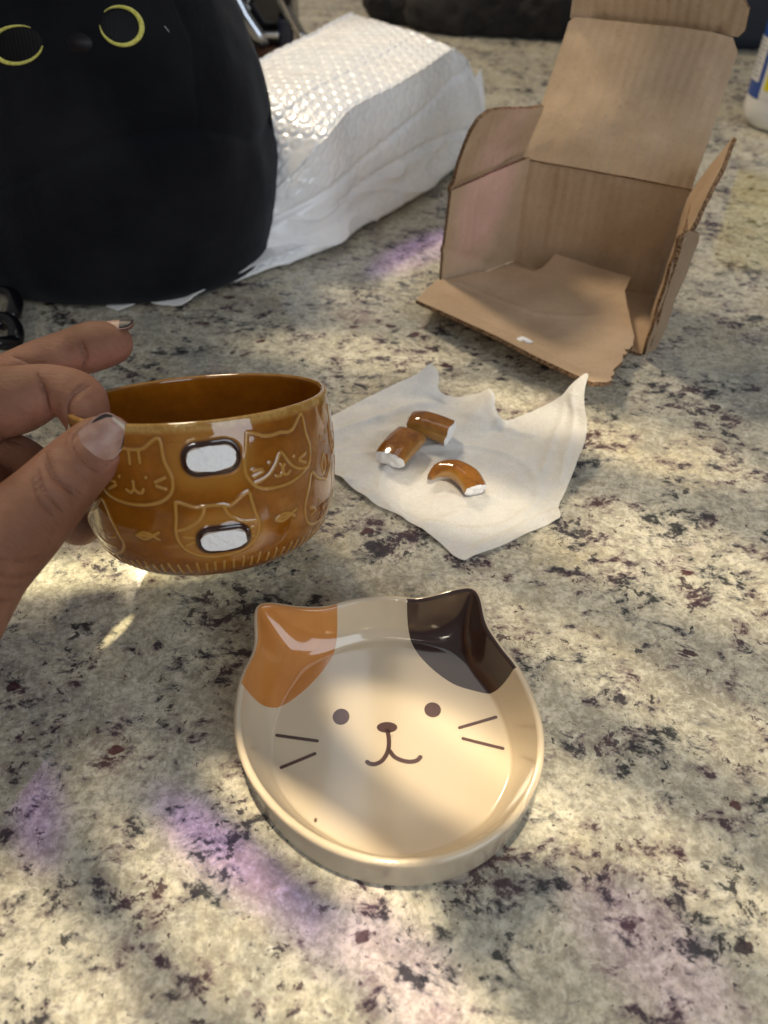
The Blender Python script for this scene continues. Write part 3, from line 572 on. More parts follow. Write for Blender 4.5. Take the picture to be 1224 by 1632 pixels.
# ------------------------------------------------------------------ white padded mailer
def plastic_white():
    m = M("white_polyethylene"); P = m.obj()
    m.set('Base_Color', m.mix(m.mr(m.noise(P, 25., 4), .4, .6), (.84, .86, .90), (.88, .88, .89))); m.set('Roughness', m.mr(m.noise(P, 60., 3), .35, .65, .22, .36)); m.set('Subsurface_Weight', .0); m.set('Subsurface_Radius', (.006, .006, .006)); m.set('Subsurface_Scale', 1.)
    m.set('Coat_Weight', .25); m.set('Coat_Roughness', .12)
    m.set('Normal', m.bump(m.noise(m.map(P, (1, .6, 1.4)), 60., 4, .5, .6), .22, .003)); return m.m
WPE = plastic_white()
def build_mailer():
    box = empty("bubble_mailer", (-.02, .74, 0), "bulging white plastic bubble mailer lying behind the black plush", "mailer")
    st = np.array([
      [(-165,510,1.5),(-168,514,2.5),(-190,540,4),(-215,575,5),(-235,610,4),(-238,614,2),(-200,560,1)],
      [(-118,538,2),(-122,545,13),(-138,565,30),(-160,605,44),(-195,652,44),(-200,660,3),(-150,590,1)],
      [(-84,566,2),(-86,573,24),(-90,584,48),(-116,628,76),(-172,690,80),(-182,700,4),(-120,630,1)],
      [(-44,598,3),(-44,600,40),(-45,601,83),(-86,652,97),(-145,712,97),(-152,720,5),(-90,650,1)],
      [(-16,640,3),(-20,644,46),(-25,646,93),(-64,694,101),(-114,760,98),(-120,770,5),(-60,700,1)],
      [(17,682,4),(13,687,50),(7,690,97),(-34,748,103),(-86,822,100),(-92,830,5),(-30,750,1)],
      [(48,735,5),(43,740,52),(36,740,100),(-6,804,104),(-60,886,101),(-66,896,6),(-5,810,1)],
      [(74,782,6),(70,788,52),(58,790,101),(16,860,104),(-36,944,101),(-42,954,6),(20,860,1)],
      [(86,802,8),(88,806,48),(68,804,99),(24,874,101),(-30,958,94),(-36,966,8),(28,880,1)],
      [(97,822,10),(99,826,40),(84,824,80),(44,884,88),(-18,966,72),(-22,972,10),(36,895,2)],
      [(97,832,18),(99,834,30),(90,834,46),(56,888,54),(0,970,44),(-4,974,18),(46,905,12)]], float)/1000
    nu, nv = 380, 460
    # square up the folds: extra control points close to the upper edges
    def sharpen(S_):
        out = []
        for k in range(len(S_)):
            out.append(S_[k])
        a, b, c_, d, e_, f_, g_ = out; q = lambda u, v, t: u+(v-u)*t
        return [a, q(a, b, .5), b, q(b, c_, .90), q(c_, d, .06), q(c_, d, .6), d, q(d, e_, .88), q(e_, f_, .08), f_, g_]
    st = np.array([sharpen(s_) for s_ in st])
    A_ = crom(st, nu); G = np.swapaxes(crom(np.swapaxes(A_, 0, 1), nv, True), 0, 1)
    d1 = np.gradient(G, axis=0); d2 = np.roll(G, -1, 1)-np.roll(G, 1, 1); N = np.cross(d1, d2); N /= np.linalg.norm(N, axis=2)[..., None]+1e-12
    cen = G.mean((0, 1)); 
    if ((G-cen)*N).sum() < 0: N = -N
    for _ in range(3): N = (np.roll(N, 1, 1)+N+np.roll(N, -1, 1))/3
    U = np.cumsum(np.linalg.norm(d1, axis=2), 0)[:, nv//3][:, None]*np.ones((1, nv)); Vv = np.cumsum(np.linalg.norm(d2, axis=2)/2, 1)
    Vv = Vv-Vv[:, :1]; Vm = Vv[nu//2][None]*np.ones((nu, 1))
    Q = np.stack([U, Vm], 2).reshape(-1, 2); X = G.reshape(-1, 3)
    p = .0138; q = Q/p; row = np.round(q[:, 1]/.866); qx = q[:, 0]-.5*(row % 2); best = np.full(len(q), 9.)
    for dr in (-1, 0, 1):
        r_ = row+dr; off = .5*(np.abs(r_) % 2); cx = np.round(q[:, 0]-off)+off; best = np.minimum(best, np.hypot(q[:, 0]-cx, q[:, 1]-r_*.866))
    bub = 1-sstep(.33, .48, best)-.55*np.exp(-(best/.17)**2)
    fr = np.array([noise.fractal(Vector(x*14), 1, 2, 4) for x in X]); wr = np.array([noise.noise(Vector((x[0]*26+x[2]*60, x[1]*26, x[2]*22+4))) for x in X])
    nz = N.reshape(-1, 3)[:, 2]; top = sstep(.35, .8, nz); endf = sstep(.86, 1., np.repeat(np.linspace(0, 1, nu), nv)); beg = 1-sstep(.0, .2, np.repeat(np.linspace(0, 1, nu), nv))
    amp = (.0011*top*sstep(-.5, -.2, fr+.25)+.0006*(1-top)*sstep(.03, .06, X[:, 2]))*(1-.7*endf)
    ridge = (1-np.abs(wr)*2.2).clip(0)**3
    mid = (1-top); low = 1-sstep(.02, .055, X[:, 2])*.75
    D = -mid*.0045*np.exp(-((X[:, 2]-.030-.010*np.sin(X[:, 0]*25+1))/.0035)**2)*sstep(-.06, .0, X[:, 0])-mid*.0025*np.exp(-((X[:, 2]-.3*(X[:, 0]+.03)-.05)/.003)**2)+bub*amp+fr*(.0008+.0015*mid+.003*endf+.003*beg)+ridge*(.0003+.0016*mid*low+.002*endf)-.0008
    X = X+N.reshape(-1, 3)*D[:, None]; X[:, 2] = np.maximum(X[:, 2], .0008)
    F = gridfaces(nu, nv, cv=True)
    # orientation outwards
    F = F.tolist(); mlen = len(X)
    X = np.vstack([X, X.reshape(nu, nv, 3)[0].mean(0), X.reshape(nu, nv, 3)[-1].mean(0)])
    F += [(mlen, (k+1) % nv, k) for k in range(nv)]+[(mlen+1, (nu-1)*nv+k, (nu-1)*nv+(k+1) % nv) for k in range(nv)]
    mesh("padded_body", X, F, WPE, box)
    # seam fin at the right-hand end
    fin = np.array([[(86,816,4),(90,820,25),(90,824,44),(86,824,58),(86,824,68)],[(96,822,3),(101,826,25),(100,829,44),(97,830,62),(92,827,78)]], float)/1000
    F1 = crom(np.swapaxes(fin, 0, 1), 60); F2 = np.stack([F1[:, 0]+(F1[:, 1]-F1[:, 0])*k for k in np.linspace(0, 1, 16)], 1)
    F2 += .0012*np.array([[noise.fractal(Vector(x*60), 1, 2, 3) for x in r_] for r_ in F2])[..., None]
    o = mesh("seam_fin", F2.reshape(-1, 3), gridfaces(60, 16), WPE, box); md = o.modifiers.new("thickness", 'SOLIDIFY'); md.thickness = .0006
    # opening flap of the bag lying flat in front
    pts = np.array([(-.200,.5045),(-.190,.4995),(-.172,.5065),(-.158,.504),(-.145,.5035),(-.127,.518),(-.098,.543),(-.072,.568),(-.046,.597),(-.030,.618),(-.06,.622),(-.10,.60),(-.15,.565),(-.19,.535)])
    f = tps(pts, [[.001],[.001],[.006],[.002],[.004],[.010],[.013],[.016],[.010],[.012],[.02],[.02],[.008],[.004]], .05)
    o = sheet("opening_flap", pts, .003, lambda Q: np.c_[Q, np.maximum(f(Q)[:, 0]+.0016*np.array([noise.fractal(Vector((q[0]*50+q[1]*30, q[1]*20, 2)), 1, 2, 4) for q in Q]), .0012)], .0008, WPE, box)
build_mailer()

# ------------------------------------------------------------------ foam sheet and the three handle pieces on it
def build_foam():
    P = [((-0.0387,0.3553),1),((-0.0303,0.3704),2),((-0.0139,0.3809),5),((0.0030,0.3895),9),((0.0182,0.3955),14),((0.0287,0.3980),19),((0.0309,0.3973),19),((0.0325,0.3937),12),((0.0336,0.3915),4),((0.0430,0.3890),3),((0.0528,0.3859),6),((0.0606,0.3808),10),((0.0637,0.3722),11),((0.0643,0.3699),6),((0.0691,0.3661),2),((0.0770,0.3659),3),((0.0865,0.3657),9),((0.0962,0.3650),16),((0.1040,0.3638),22),((0.1103,0.3659),29),((0.1136,0.3676),32),((0.1152,0.3651),32),((0.1141,0.3535),24),((0.1097,0.3368),15),((0.1027,0.3184),8),((0.0945,0.3012),3),((0.0899,0.2921),2),((0.0889,0.2825),4),((0.0843,0.2806),1),((0.0711,0.2720),1),((0.0561,0.2633),1),((0.0424,0.2569),1),((0.0386,0.2544),1),((0.0334,0.2578),1),((0.0294,0.2633),1),((0.0212,0.2719),2),((0.0089,0.2838),1),((-0.0039,0.2932),1),((-0.0078,0.2963),3),((-0.0173,0.3070),1),((-0.0213,0.3107),4),((-0.0279,0.3189),1),((-0.0333,0.3242),1)]
    inner = [((-.01,.345),1),((.0,.33),1),((.02,.33),.6),((.03,.37),2.5),((.01,.365),3),((.05,.35),.6),((.06,.32),.6),((.08,.335),1.5),((.02,.30),1),((.05,.29),.8),((.095,.345),8),((.045,.375),2),((.06,.36),2.5),((.105,.352),16)]
    pl = crom(np.array([p for p, _ in P]), 160, True); c = P+inner
    f = tps([p for p, _ in c], [[z/1000] for _, z in c], .004)
    A = lambda *p: np.array(p)
    def fn(Q):
        z = np.maximum(f(Q)[:, 0], .0006)
        fold = lambda a, b, h, w: h*np.exp(-(seg_dist(Q, A(*a), A(*b))/w)**2)
        z += fold((-.03, .355), (.03, .383), .0020, .003)+fold((.034,.385), (.052,.366), .0014, .003)+fold((.0600,.380), (.066,.362), .004, .0030)+fold((.066,.362), (.084,.350), .0022, .0022)+fold((.108,.360), (.094,.31), .0014, .002)+fold((-.02,.315), (.01,.285), .0014, .003)+fold((.02,.275),(.06,.30),.0008,.003)+fold((.101,.358),(.086,.32),.0012,.0018)+fold((.045,.262),(.085,.288),.0010,.002)+fold((.088,.295),(.070,.315),.0009,.0016)
        # shallow ring pressed into the foam by a cup
        r = np.hypot((Q[:, 0]-.040)/.042, (Q[:, 1]-.309)/.034); z += .0013*np.exp(-((r-1)/.055)**2)
        z += .0011*np.array([noise.fractal(Vector((q[0]*38, q[1]*38, 1)), 1, 2, 4)+.55*(1-2.5*abs(noise.noise(Vector((q[0]*55, q[1]*90, 7))))) for q in Q])
        x = Q.copy()
        x[:, 0] += .0035*np.sin(z*180)*sstep(.008, .02, z)
        return np.c_[x, np.maximum(z, .0006)+.0002]
    m = M("foam_wrap"); Pn = m.obj(); cells = m.vor(Pn, 1100., 0); soft = m.noise(Pn, 60., 4, .6)
    m.set('Base_Color', m.mix(m.mr(cells, 0, .7), (.80, .79, .75), (.90, .89, .86))); m.set('Roughness', .62); m.set('Subsurface_Weight', .35); m.set('Subsurface_Radius', (.004, .004, .0035)); m.set('Subsurface_Scale', 1.)
    m.set('Alpha', m.mr(m.math('ADD', soft, m.math('MULTIPLY', m.noise(Pn, 700., 2), .25)), .35, .85, .66, .88, False))
    m.set('Sheen_Weight', .3); m.set('Specular_IOR_Level', .3)
    m.set('Normal', m.bump(m.noise(Pn, 900., 3), .45, .0005, m.bump(m.noise(m.map(Pn, (1, 2.2, 1), (0, 0, .5)), 130., 5, .65, .8), .35, .0016)))
    o = sheet("foam_sheet", pl, .0013, fn, .0004, m.m)
    tag(o, "crumpled sheet of thin white packing foam under the broken handle pieces", "foam sheet")
    return o
FOAM = build_foam(); FT = bvh(FOAM)
def fz(x, y):
    h = FT.ray_cast(Vector((x, y, .1)), Vector((0, 0, -1)))[0]; return h.z if h else .001
def glaze2():
    m = M("amber_glaze_handle"); P = m.obj(); e = m.attr("edge")
    col = m.ramp(m.noise(P, 150., 4, .6), (.35, (.16, .055, .006)), (.62, (.28, .110, .014))); col = m.mix(m.mr(e, 0, 1, 0, .75), col, (.42, .23, .06))
    m.set('Base_Color', col); m.set('Roughness', .09); m.set('Coat_Weight', .5); m.set('Coat_Roughness', .04); m.set('Normal', m.bump(m.noise(P, 110., 2), .12, .001)); return m.m
G2 = glaze2(); BRK = ceramic_break()
def handle_piece(label, path, hw, ht, ang=0, breaks=(1, 1), taper=None, edgy=1.):
    """solid bar of the handle: path of centre points, half width hw across, half thickness ht; broken faces at the ends"""
    P = crom(np.array(path), 60); n = 40; T = np.gradient(P, axis=0); T /= np.linalg.norm(T, axis=1)[:, None]; V = []; E = []
    hw = np.interp(np.linspace(0, 1, 60), np.linspace(0, 1, len(hw)), hw); ht = np.interp(np.linspace(0, 1, 60), np.linspace(0, 1, len(ht)), ht); up0 = np.array([math.sin(ang), 0, math.cos(ang)])
    for k, (p, t) in enumerate(zip(P, T)):
        x = np.cross(up0, t); x /= np.linalg.norm(x); y = np.cross(t, x)
        for j in range(n):
            w = 2*math.pi*j/n; c_, s_ = math.cos(w), math.sin(w); ex = 2.7; q = (abs(c_)**ex+abs(s_)**ex)**(-1/ex)
            rag = 0
            if k in (0, 59) and breaks[0 if k == 0 else 1]: rag = .0009*noise.noise(Vector((w*1.7, len(label), k)))*(1 if k else -1)
            V.append(p+q*(hw[k]*c_*x+ht[k]*s_*y)+t*rag); E.append(abs(c_)**6*edgy)
    F = [tuple(f) for f in gridfaces(60, n, cv=True)]
    root = empty("handle_piece", tuple(P[30]), label, "ceramic shard", "broken handle pieces on the foam")
    for k, on in ((0, breaks[0]), (59, breaks[1])):
        if not on:
            V.append(P[k]+T[k]*(.0016 if k else -.0016)); E.append(.6); m_ = len(V)-1
            F += [((m_, k*n+(j+1) % n, k*n+j) if not k else (m_, k*n+j, k*n+(j+1) % n)) for j in range(n)]
    mesh("glazed_bar", V, F, G2, root, attrs={"edge": E})
    for k, on in ((0, breaks[0]), (59, breaks[1])):
        if on:
            ring = np.array(V[k*n:(k+1)*n]); cc = ring.mean(0); s = 1 if k else -1; W_ = []
            for a in np.linspace(1.0, 0.0, 8)[:-1]:
                for r in ring:
                    q = cc+(r-cc)*a; W_.append(q+T[k]*s*(.00005+.0009*(1-a**4)+.0012*min(1, 4*(1-a))*a*noise.noise(Vector(q*420))+.0005*a*noise.noise(Vector(q*1300))))
            W_.append(cc+T[k]*s*.00095); F2 = [tuple(f) for f in gridfaces(7, n, cv=True)]+[(len(W_)-1, 6*n+j, 6*n+(j+1) % n) for j in range(n)]
            bo = mesh("broken_face", W_, F2, BRK, root); bm = bmesh.new(); bm.from_mesh(bo.data); bmesh.ops.recalc_face_normals(bm, faces=bm.faces); bm.to_mesh(bo.data); bm.free()
    return root
def onf(pts, lift): return [(x, y, fz(x, y)+lift*(1 if len(q) < 1 else q[0])) for x, y, *q in pts]
handle_piece("brown shard with rounded white end, upper right of the pair on the foam", onf([(.0160, .3545, 1.0), (.0220, .3520, 1.25), (.0300, .3490, 1.2), (.0370, .3455)], .0062), (.0076, .0080, .0080, .0076), (.0050, .0058, .0060, .0064), .1)
handle_piece("brown shard with ragged white lower end, lower left of the pair on the foam", onf([(.0150, .3430, 1.3), (.0112, .3370, 1.25), (.0065, .3290, 1.1), (.0030, .3225, .9)], .0055), (.0096, .0100, .0096, .0092), (.0044, .0050, .0050, .0048), -.1, (0, 1))
handle_piece("curved claw-like brown shard lying alone in the middle of the foam", onf([(.0240, .3095, .9), (.0295, .3135, 1.1), (.0370, .3130, 1.25), (.0440, .3070, 1.15), (.0475, .2995, .75)], .0058), (.0016, .0038, .0056, .0068, .0066), (.0016, .0036, .0046, .0048, .0040), .25, (0, 1))

# ------------------------------------------------------------------ black plush cushion
def build_plush():
    root = empty("plush_toy", (-.205, .625, 0), "large plump black plush toy with yellow embroidered ring eyes beside the white mailer", "plush toy")
    W_ = np.array([(0, .085), (.0015, .105), (.008, .114), (.026, .119), (.05, .1220), (.078, .1218), (.105, .1180), (.135, .1110), (.165, .1010), (.195, .0890), (.225, .0740), (.250, .056), (.268, .036), (.277, .016), (.279, .0005)])
    nu, nv = 260, 420; Wc = crom(W_, nu); th = np.linspace(0, 2*math.pi, nv, endpoint=False)
    c, s = np.cos(th), np.sin(th); ex = 2.35; q = (np.abs(c)**ex+np.abs(s)**ex)**(-1/ex)
    lean = .0
    X = Wc[:, 1][:, None]*q*c; Y = Wc[:, 1][:, None]*q*s*.86; Z = Wc[:, 0][:, None]*np.ones(nv)
    X = X+(.0035*np.sin(Z*14)); G = np.stack([X, Y, Z], 2).reshape(-1, 3)
    d1 = np.gradient(G.reshape(nu, nv, 3), axis=0); d2 = np.roll(G.reshape(nu, nv, 3), -1, 1)-np.roll(G.reshape(nu, nv, 3), 1, 1); N = np.cross(d2, d1); N /= np.linalg.norm(N, axis=2)[..., None]+1e-12; N = N.reshape(-1, 3)
    fr = np.array([noise.fractal(Vector(x*11), 1, 2, 3) for x in G])
    A = lambda *p: np.array(p)
    front = G[:, 1] < .02
    cx = [(-.16, .087), (-.10, .080), (-.055, .083), (-.02, .094), (.015, .1075), (.045, .115), (.078, .117), (.105, .108), (.128, .088)]
    dcr = poly_dist(G[:, [0, 2]], crom(np.array(cx), 40)); D = fr*.0045
    D -= np.where(front, .0032*np.exp(-(dcr/.004)**2), 0); ab = G[:, 2] < np.interp(G[:, 0], [p[0] for p in cx], [p[1] for p in cx])
    D += np.where(front & ab, .0022*(1-np.exp(-(dcr/.012)**2)), 0)
    # vertical soft furrow and side seam
    D -= np.where(front, .0028*np.exp(-((G[:, 0]+.045+.01*np.sin(G[:, 2]*20))/.014)**2)*sstep(.19, .13, G[:, 2]), 0)
    D -= np.where(front, .0010*np.exp(-((G[:, 0]-.088+.55*np.maximum(G[:, 2]-.16, 0)*.6)/.0014)**2)*sstep(.10, .13, G[:, 2]), 0)
    for (x, z, r, a) in ((.040, .147, .006, .0012), (.0445, .135, .004, .001), (.052, .1225, .006, .0012), (.046, .118, .006, .001)): D -= np.where(front, a*np.exp(-(((G[:, 0]-x)**2+(G[:, 2]-z)**2)/r**2))*(1+.8*np.sin(G[:, 0]*1700)), 0)
    G = G+N*D[:, None]*sstep(0, .02, G[:, 2])[:, None]+np.array([-.205, .597, .0005])
    F = gridfaces(nu, nv, cv=True)[:, ::-1].tolist(); n0 = len(G); G = np.vstack([G, [[-.205, .597, .0005]], [[-.205, .597, .2795]]])
    F += [(n0, k, (k+1) % nv) for k in range(nv)]+[(n0+1, (nu-1)*nv+(k+1) % nv, (nu-1)*nv+k) for k in range(nv)]
    F = [f[::-1] for f in F]
    m = M("black_plush"); P = m.obj(); n2 = m.noise(P, 900., 3, .7); n3 = m.noise(P, 14., 4)
    m.set('Base_Color', m.mix(m.mr(n3, .35, .7), (.0050, .0055, .0085), (.0125, .0130, .0160))); m.set('Roughness', .85); m.set('Sheen_Weight', .16); m.set('Sheen_Roughness', .4); m.set('Sheen_Tint', (.5, .55, .65)); m.set('Specular_IOR_Level', .12)
    m.set('Normal', m.bump(n2, .8, .0010, m.bump(m.noise(P, 45., 4), .35, .004)))
    o = mesh("body", G, F, m.m, root); T = bvh(o)
    def on(x, z, lift=0.):
        h = T.ray_cast(Vector((x, .3, z)), Vector((0, 1, 0)))
        return np.array(h[0]+h[1]*lift*(1 if h[1].y < 0 else -1)) if h[0] else np.array((x, .55, z))
    thr = M("yellow_thread"); Pt = thr.obj(); w = thr.math('SINE', thr.math('MULTIPLY', thr.attr("v"), 5200.)); nn = thr.noise(Pt, 700., 3)
    thr.set('Base_Color', thr.mix(thr.mr(nn, .35, .65), (.60, .58, .07), (.82, .78, .22))); thr.set('Roughness', .5); thr.set('Normal', thr.bump(thr.noise(Pt, 1500., 2), .8, .0007)); thr.set('Sheen_Weight', .3)
    blk = M("black_thread"); Pb = blk.obj(); sx_ = blk.n("SeparateXYZ", 0, Vector=Pb); blk.set('Base_Color', (.002, .002, .004)); blk.set('Roughness', .6); blk.set('Specular_IOR_Level', .2); blk.set('Normal', blk.bump(blk.math('SINE', blk.math('MULTIPLY', sx_, 3000.)), .15, .0004))
    def eye(cx_, cz, rx, rz, a0, a1, thick, rot, label=None):
        # crescent ring: thick in the middle of the arc and thin towards its ends; separate stitches make the edge uneven
        n, k = 220, 9; V = []; 
        for i in range(n):
            t = i/(n-1); a = a0+(a1-a0)*t; wd = thick*math.sin(math.pi*min(max(t, .02), .98))**.55*(1+.13*noise.noise(Vector((i*.9, cx_*99, 0))))
            for j in range(k):
                r = j/(k-1); rr = 1+wd*(r-.35); x = rx*rr*math.cos(a); z = rz*rr*math.sin(a)
                x, z = x*math.cos(rot)-z*math.sin(rot), x*math.sin(rot)+z*math.cos(rot)
                V.append(on(cx_+x, cz+z, .0007+.0011*math.sin(math.pi*r)**.6*(1+.2*math.sin(i*1.9))))
        mesh("eye_ring", V, gridfaces(n, k)[:, ::-1], thr.m, root)
        pup = []
        for i in range(18):
            for j in range(48):
                r = (i+.02)/17; a = 2*math.pi*j/48; x = rx*.97*r*math.cos(a); z = rz*.97*r*math.sin(a); x, z = x*math.cos(rot)-z*math.sin(rot), x*math.sin(rot)+z*math.cos(rot)
                pup.append(on(cx_+x, cz+z, .0006*(1-r**6)+.0003))
        mesh("eye_pupil", pup, gridfaces(18, 48, cv=True), blk.m, root)
    eye(EYE_R[0], EYE_R[1], .0108, .0084, R(-165), R(150), .26, R(-16))
    eye(EYE_L[0], EYE_L[1], .0152, .0086, R(-22), R(-315), .23, R(10))
    # embroidered nose
    ns = M("nose_thread", Base_Color=(.004, .003, .005), Roughness=.5, Specular_IOR_Level=.3).m
    V = []
    for i in range(14):
        for j in range(36):
            r = (i+.02)/13; a = 2*math.pi*j/36; V.append(on(NOSE[0]+.0075*r*math.cos(a), NOSE[1]+.0050*r*math.sin(a), .0020*(1-r*r)+.0002))
    mesh("nose", V, gridfaces(14, 36, cv=True), ns, root)
    lint = M("lint", Base_Color=(.6, .6, .6), Roughness=.8).m
    a, b = on(LINT[0], LINT[1], .001), on(LINT[0]+.0022, LINT[1]-.0030, .001)
    v, f = tube([a, (a+b)/2+np.array([0, -.0004, .0003]), b], .00018, 6); tag(mesh("lint_thread", v, f, lint), "tiny white lint thread clinging to the black plush right of its eye", "lint")
EYE_R = (-.1535, .1715); EYE_L = (-.2125, .1640); NOSE = (-.1770, .1645); LINT = (-.1310, .1690)
build_plush()

def part_box(name, c, size, mat, parent, rot=(0, 0, 0), bev=.002, seg=3):
    bm = bmesh.new(); bmesh.ops.create_cube(bm, size=1, matrix=Matrix.Diagonal((*size, 1)))
    bmesh.ops.bevel(bm, geom=bm.edges[:], offset=min(bev, min(size)*.45), segments=seg, affect='EDGES', profile=.6)
    from mathutils import Euler
    bm.transform(Matrix.Translation(c) @ Euler(rot).to_matrix().to_4x4()); me = bpy.data.meshes.new(name); bm.to_mesh(me); bm.free(); me.materials.append(mat)
    me.polygons.foreach_set("use_smooth", [True]*len(me.polygons)); o = bpy.data.objects.new(name, me); COL.objects.link(o)
    if parent is not None: me.transform(Matrix.Translation(-parent.location)); o.parent = parent
    return o
def part_tube(name, path, rad, mat, parent, n=14, **k):
    v, f = tube(path, rad, n, **k); return mesh(name, v, f, mat, parent)
BLACKP = M("glossy_black_plastic", Base_Color=(.006, .006, .008), Roughness=.16).m
CHROME = M("chrome", Base_Color=(.42, .44, .48), Metallic=1., Roughness=.22).m
NAVY = M("dark_navy_plastic", Base_Color=(.006, .010, .03), Roughness=.3).m
CLEAR = M("clear_plastic", Base_Color=(.85, .80, .68), Roughness=.12, Transmission_Weight=.85, IOR=1.45).m
BROWN = M("brown_plastic", Base_Color=(.07, .025, .014), Roughness=.35).m
def build_appliance():
    r = empty("kitchen_appliance", (-.13, 1.0, 0), "black and chrome kitchen appliance half hidden between the plush and the mailer", "appliance")
    part_box("housing", (-.160, 1.03, .10), (.115, .13, .20), BLACKP, r, bev=.010)
    part_box("base", (-.125, 1.00, .018), (.11, .15, .036), BLACKP, r, bev=.008)
    part_tube("chrome_arm", [(-.166, .952, .150), (-.158, .948, .125), (-.146, .946, .100), (-.134, .945, .083), (-.126, .945, .074)], .0075, CHROME, r)
    part_box("chrome_bar", (-.124, .945, .0835), (.026, .012, .0065), CHROME, r, bev=.002)
    part_box("chrome_foot", (-.0845, .950, .0805), (.014, .010, .0065), CHROME, r, (0, .35, 0), bev=.002)
    part_box("navy_column", (-.105, .955, .060), (.0155, .02, .075), NAVY, r, bev=.003)
    part_box("brown_block", (-.126, .958, .060), (.024, .02, .022), BROWN, r, bev=.003)
    part_box("white_strip", (-.1475, .949, .062), (.0032, .004, .060), CHROME, r, bev=.001)
    part_box("white_tab", (-.143, .948, .046), (.010, .004, .005), CHROME, r, bev=.001)
    part_box("clear_cover", (-.0930, .965, .085), (.0022, .05, .10), CLEAR, r, (0, -.52, 0), bev=.0008)
    part_tube("cover_edge", [(-.1085, .939, .120), (-.0955, .939, .094), (-.0790, .940, .066), (-.0700, .941, .048)], .0011, M("tan_edge", Base_Color=(.48, .40, .28), Roughness=.35).m, r, 8)
    part_tube("chrome_spring", [(-.142+.0035*math.sin(k*1.1), .944, .122-.0011*k) for k in range(24)], .0012, CHROME, r, 8)
build_appliance()

# black furry shape resting at the far end of the counter
def build_dark():
    m = M("black_fur"); P = m.obj(); m.set('Base_Color', m.mix(m.mr(m.noise(P, 60., 5, .7), .35, .65), (.006, .005, .006), (.018, .013, .012))); m.set('Roughness', .9); m.set('Sheen_Weight', .08); m.set('Normal', m.bump(m.noise(P, 260., 4, .7), .7, .004))
    def blob(name, parts, seed):
        bm = bmesh.new(); V, F, off = [], [], 0
        for (c, r) in parts:
            b = bmesh.new(); bmesh.ops.create_icosphere(b, subdivisions=5, radius=1)
            for v in b.verts:
                d = 1+.10*noise.fractal(v.co*2+Vector((seed, c[0]*9, 0)), 1, 2, 4)+.05*noise.noise(v.co*9)
                V.append((c[0]+v.co.x*r[0]*d, c[1]+v.co.y*r[1]*d, max(.001, c[2]+v.co.z*r[2]*d)))
            F += [tuple(v.index+off for v in f.verts) for f in b.faces]; off += len(b.verts); b.free()
        return mesh(name, V, F, m.m)
    o = blob("dark_bundle", [((.17, 1.46, .03), (.14, .12, .10)), ((.25, 1.41, .025), (.085, .09, .08)), ((.07, 1.48, .03), (.075, .07, .07)), ((.34, 1.47, .03), (.12, .12, .10))], 2.)
    tag(o, "soft black bundle lying across the far end of the counter behind the box", "bundle")
    o = blob("dark_ball", [((-.002, 1.46, .030), (.032, .030, .032)), ((.032, 1.455, .022), (.024, .024, .025))], 5.)
    tag(o, "small round black furry lump left of the black bundle at the far end", "furry lump")
    b = part_box("dark_blue_case", (.43, 1.30, .06), (.26, .05, .125), M("dark_blue_fabric", Base_Color=(.012, .018, .03), Roughness=.7).m, None, (0, 0, -.1), .02)
    tag(b, "dark blue case standing behind the raised lid of the cardboard box", "case")
build_dark()

# ------------------------------------------------------------------ white bottle with blue and yellow label at the right edge
def build_bottle():
    X0, Y0, R0 = .446, .925, .0460
    r = empty("bottle", (X0, Y0, 0), "white plastic bottle with blue and yellow label cut by the right edge", "bottle")
    def lathe(name, prof, mat, n=96, a0=0, a1=2*math.pi):
        P = crom(np.array(prof), len(prof)*8); full = abs(a1-a0-2*math.pi) < 1e-6; th = np.linspace(a0, a1, n, endpoint=not full)
        V = np.array([[(X0+q*math.cos(t), Y0+q*math.sin(t), z) for q, z in P] for t in th]).reshape(-1, 3)
        return mesh(name, V, gridfaces(n, len(P), cu=full), mat, r)
    wh = M("white_bottle_plastic", Base_Color=(.80, .80, .80), Roughness=.22, Subsurface_Weight=.1, Subsurface_Radius=(.004, .004, .004)).m
    lathe("body", [(.0005, .001), (.034, .001), (.0395, .0030), (.0435, .0085), (.0455, .016), (R0, .026), (R0, .06), (R0, .12), (R0, .160), (.042, .178), (.030, .190), (.0165, .197), (.0155, .205)], wh)
    lathe("cap", [(.0175, .203), (.0178, .206), (.0178, .228), (.016, .231), (.0005, .2315)], M("blue_cap", Base_Color=(.02, .07, .35), Roughness=.3).m, 48)
    sh = lambda name, z0, z1, a0, a1, off, col: lathe(name, [(R0+off, z0), (R0+off, (2*z0+z1)/3), (R0+off, (z0+2*z1)/3), (R0+off, z1)], M(name+"_ink", Base_Color=col, Roughness=.25).m, 40, R(a0), R(a1))
    sh("blue_label", .030, .150, 150, 200, .0004, (.022, .075, .34))
    sh("white_text_panel", .045, .085, 158, 192, .0007, (.68, .69, .72))
    sh("white_label_panel", .032, .150, 200, 350, .0005, (.78, .78, .77))
    sh("yellow_panel", .040, .150, 205, 320, .0008, (.80, .68, .012))
    for k in range(9): sh("printed_line", .049+.004*k, .0505+.004*k, 162, 188-(k % 3)*3, .0009, (.30, .32, .38))
build_bottle()

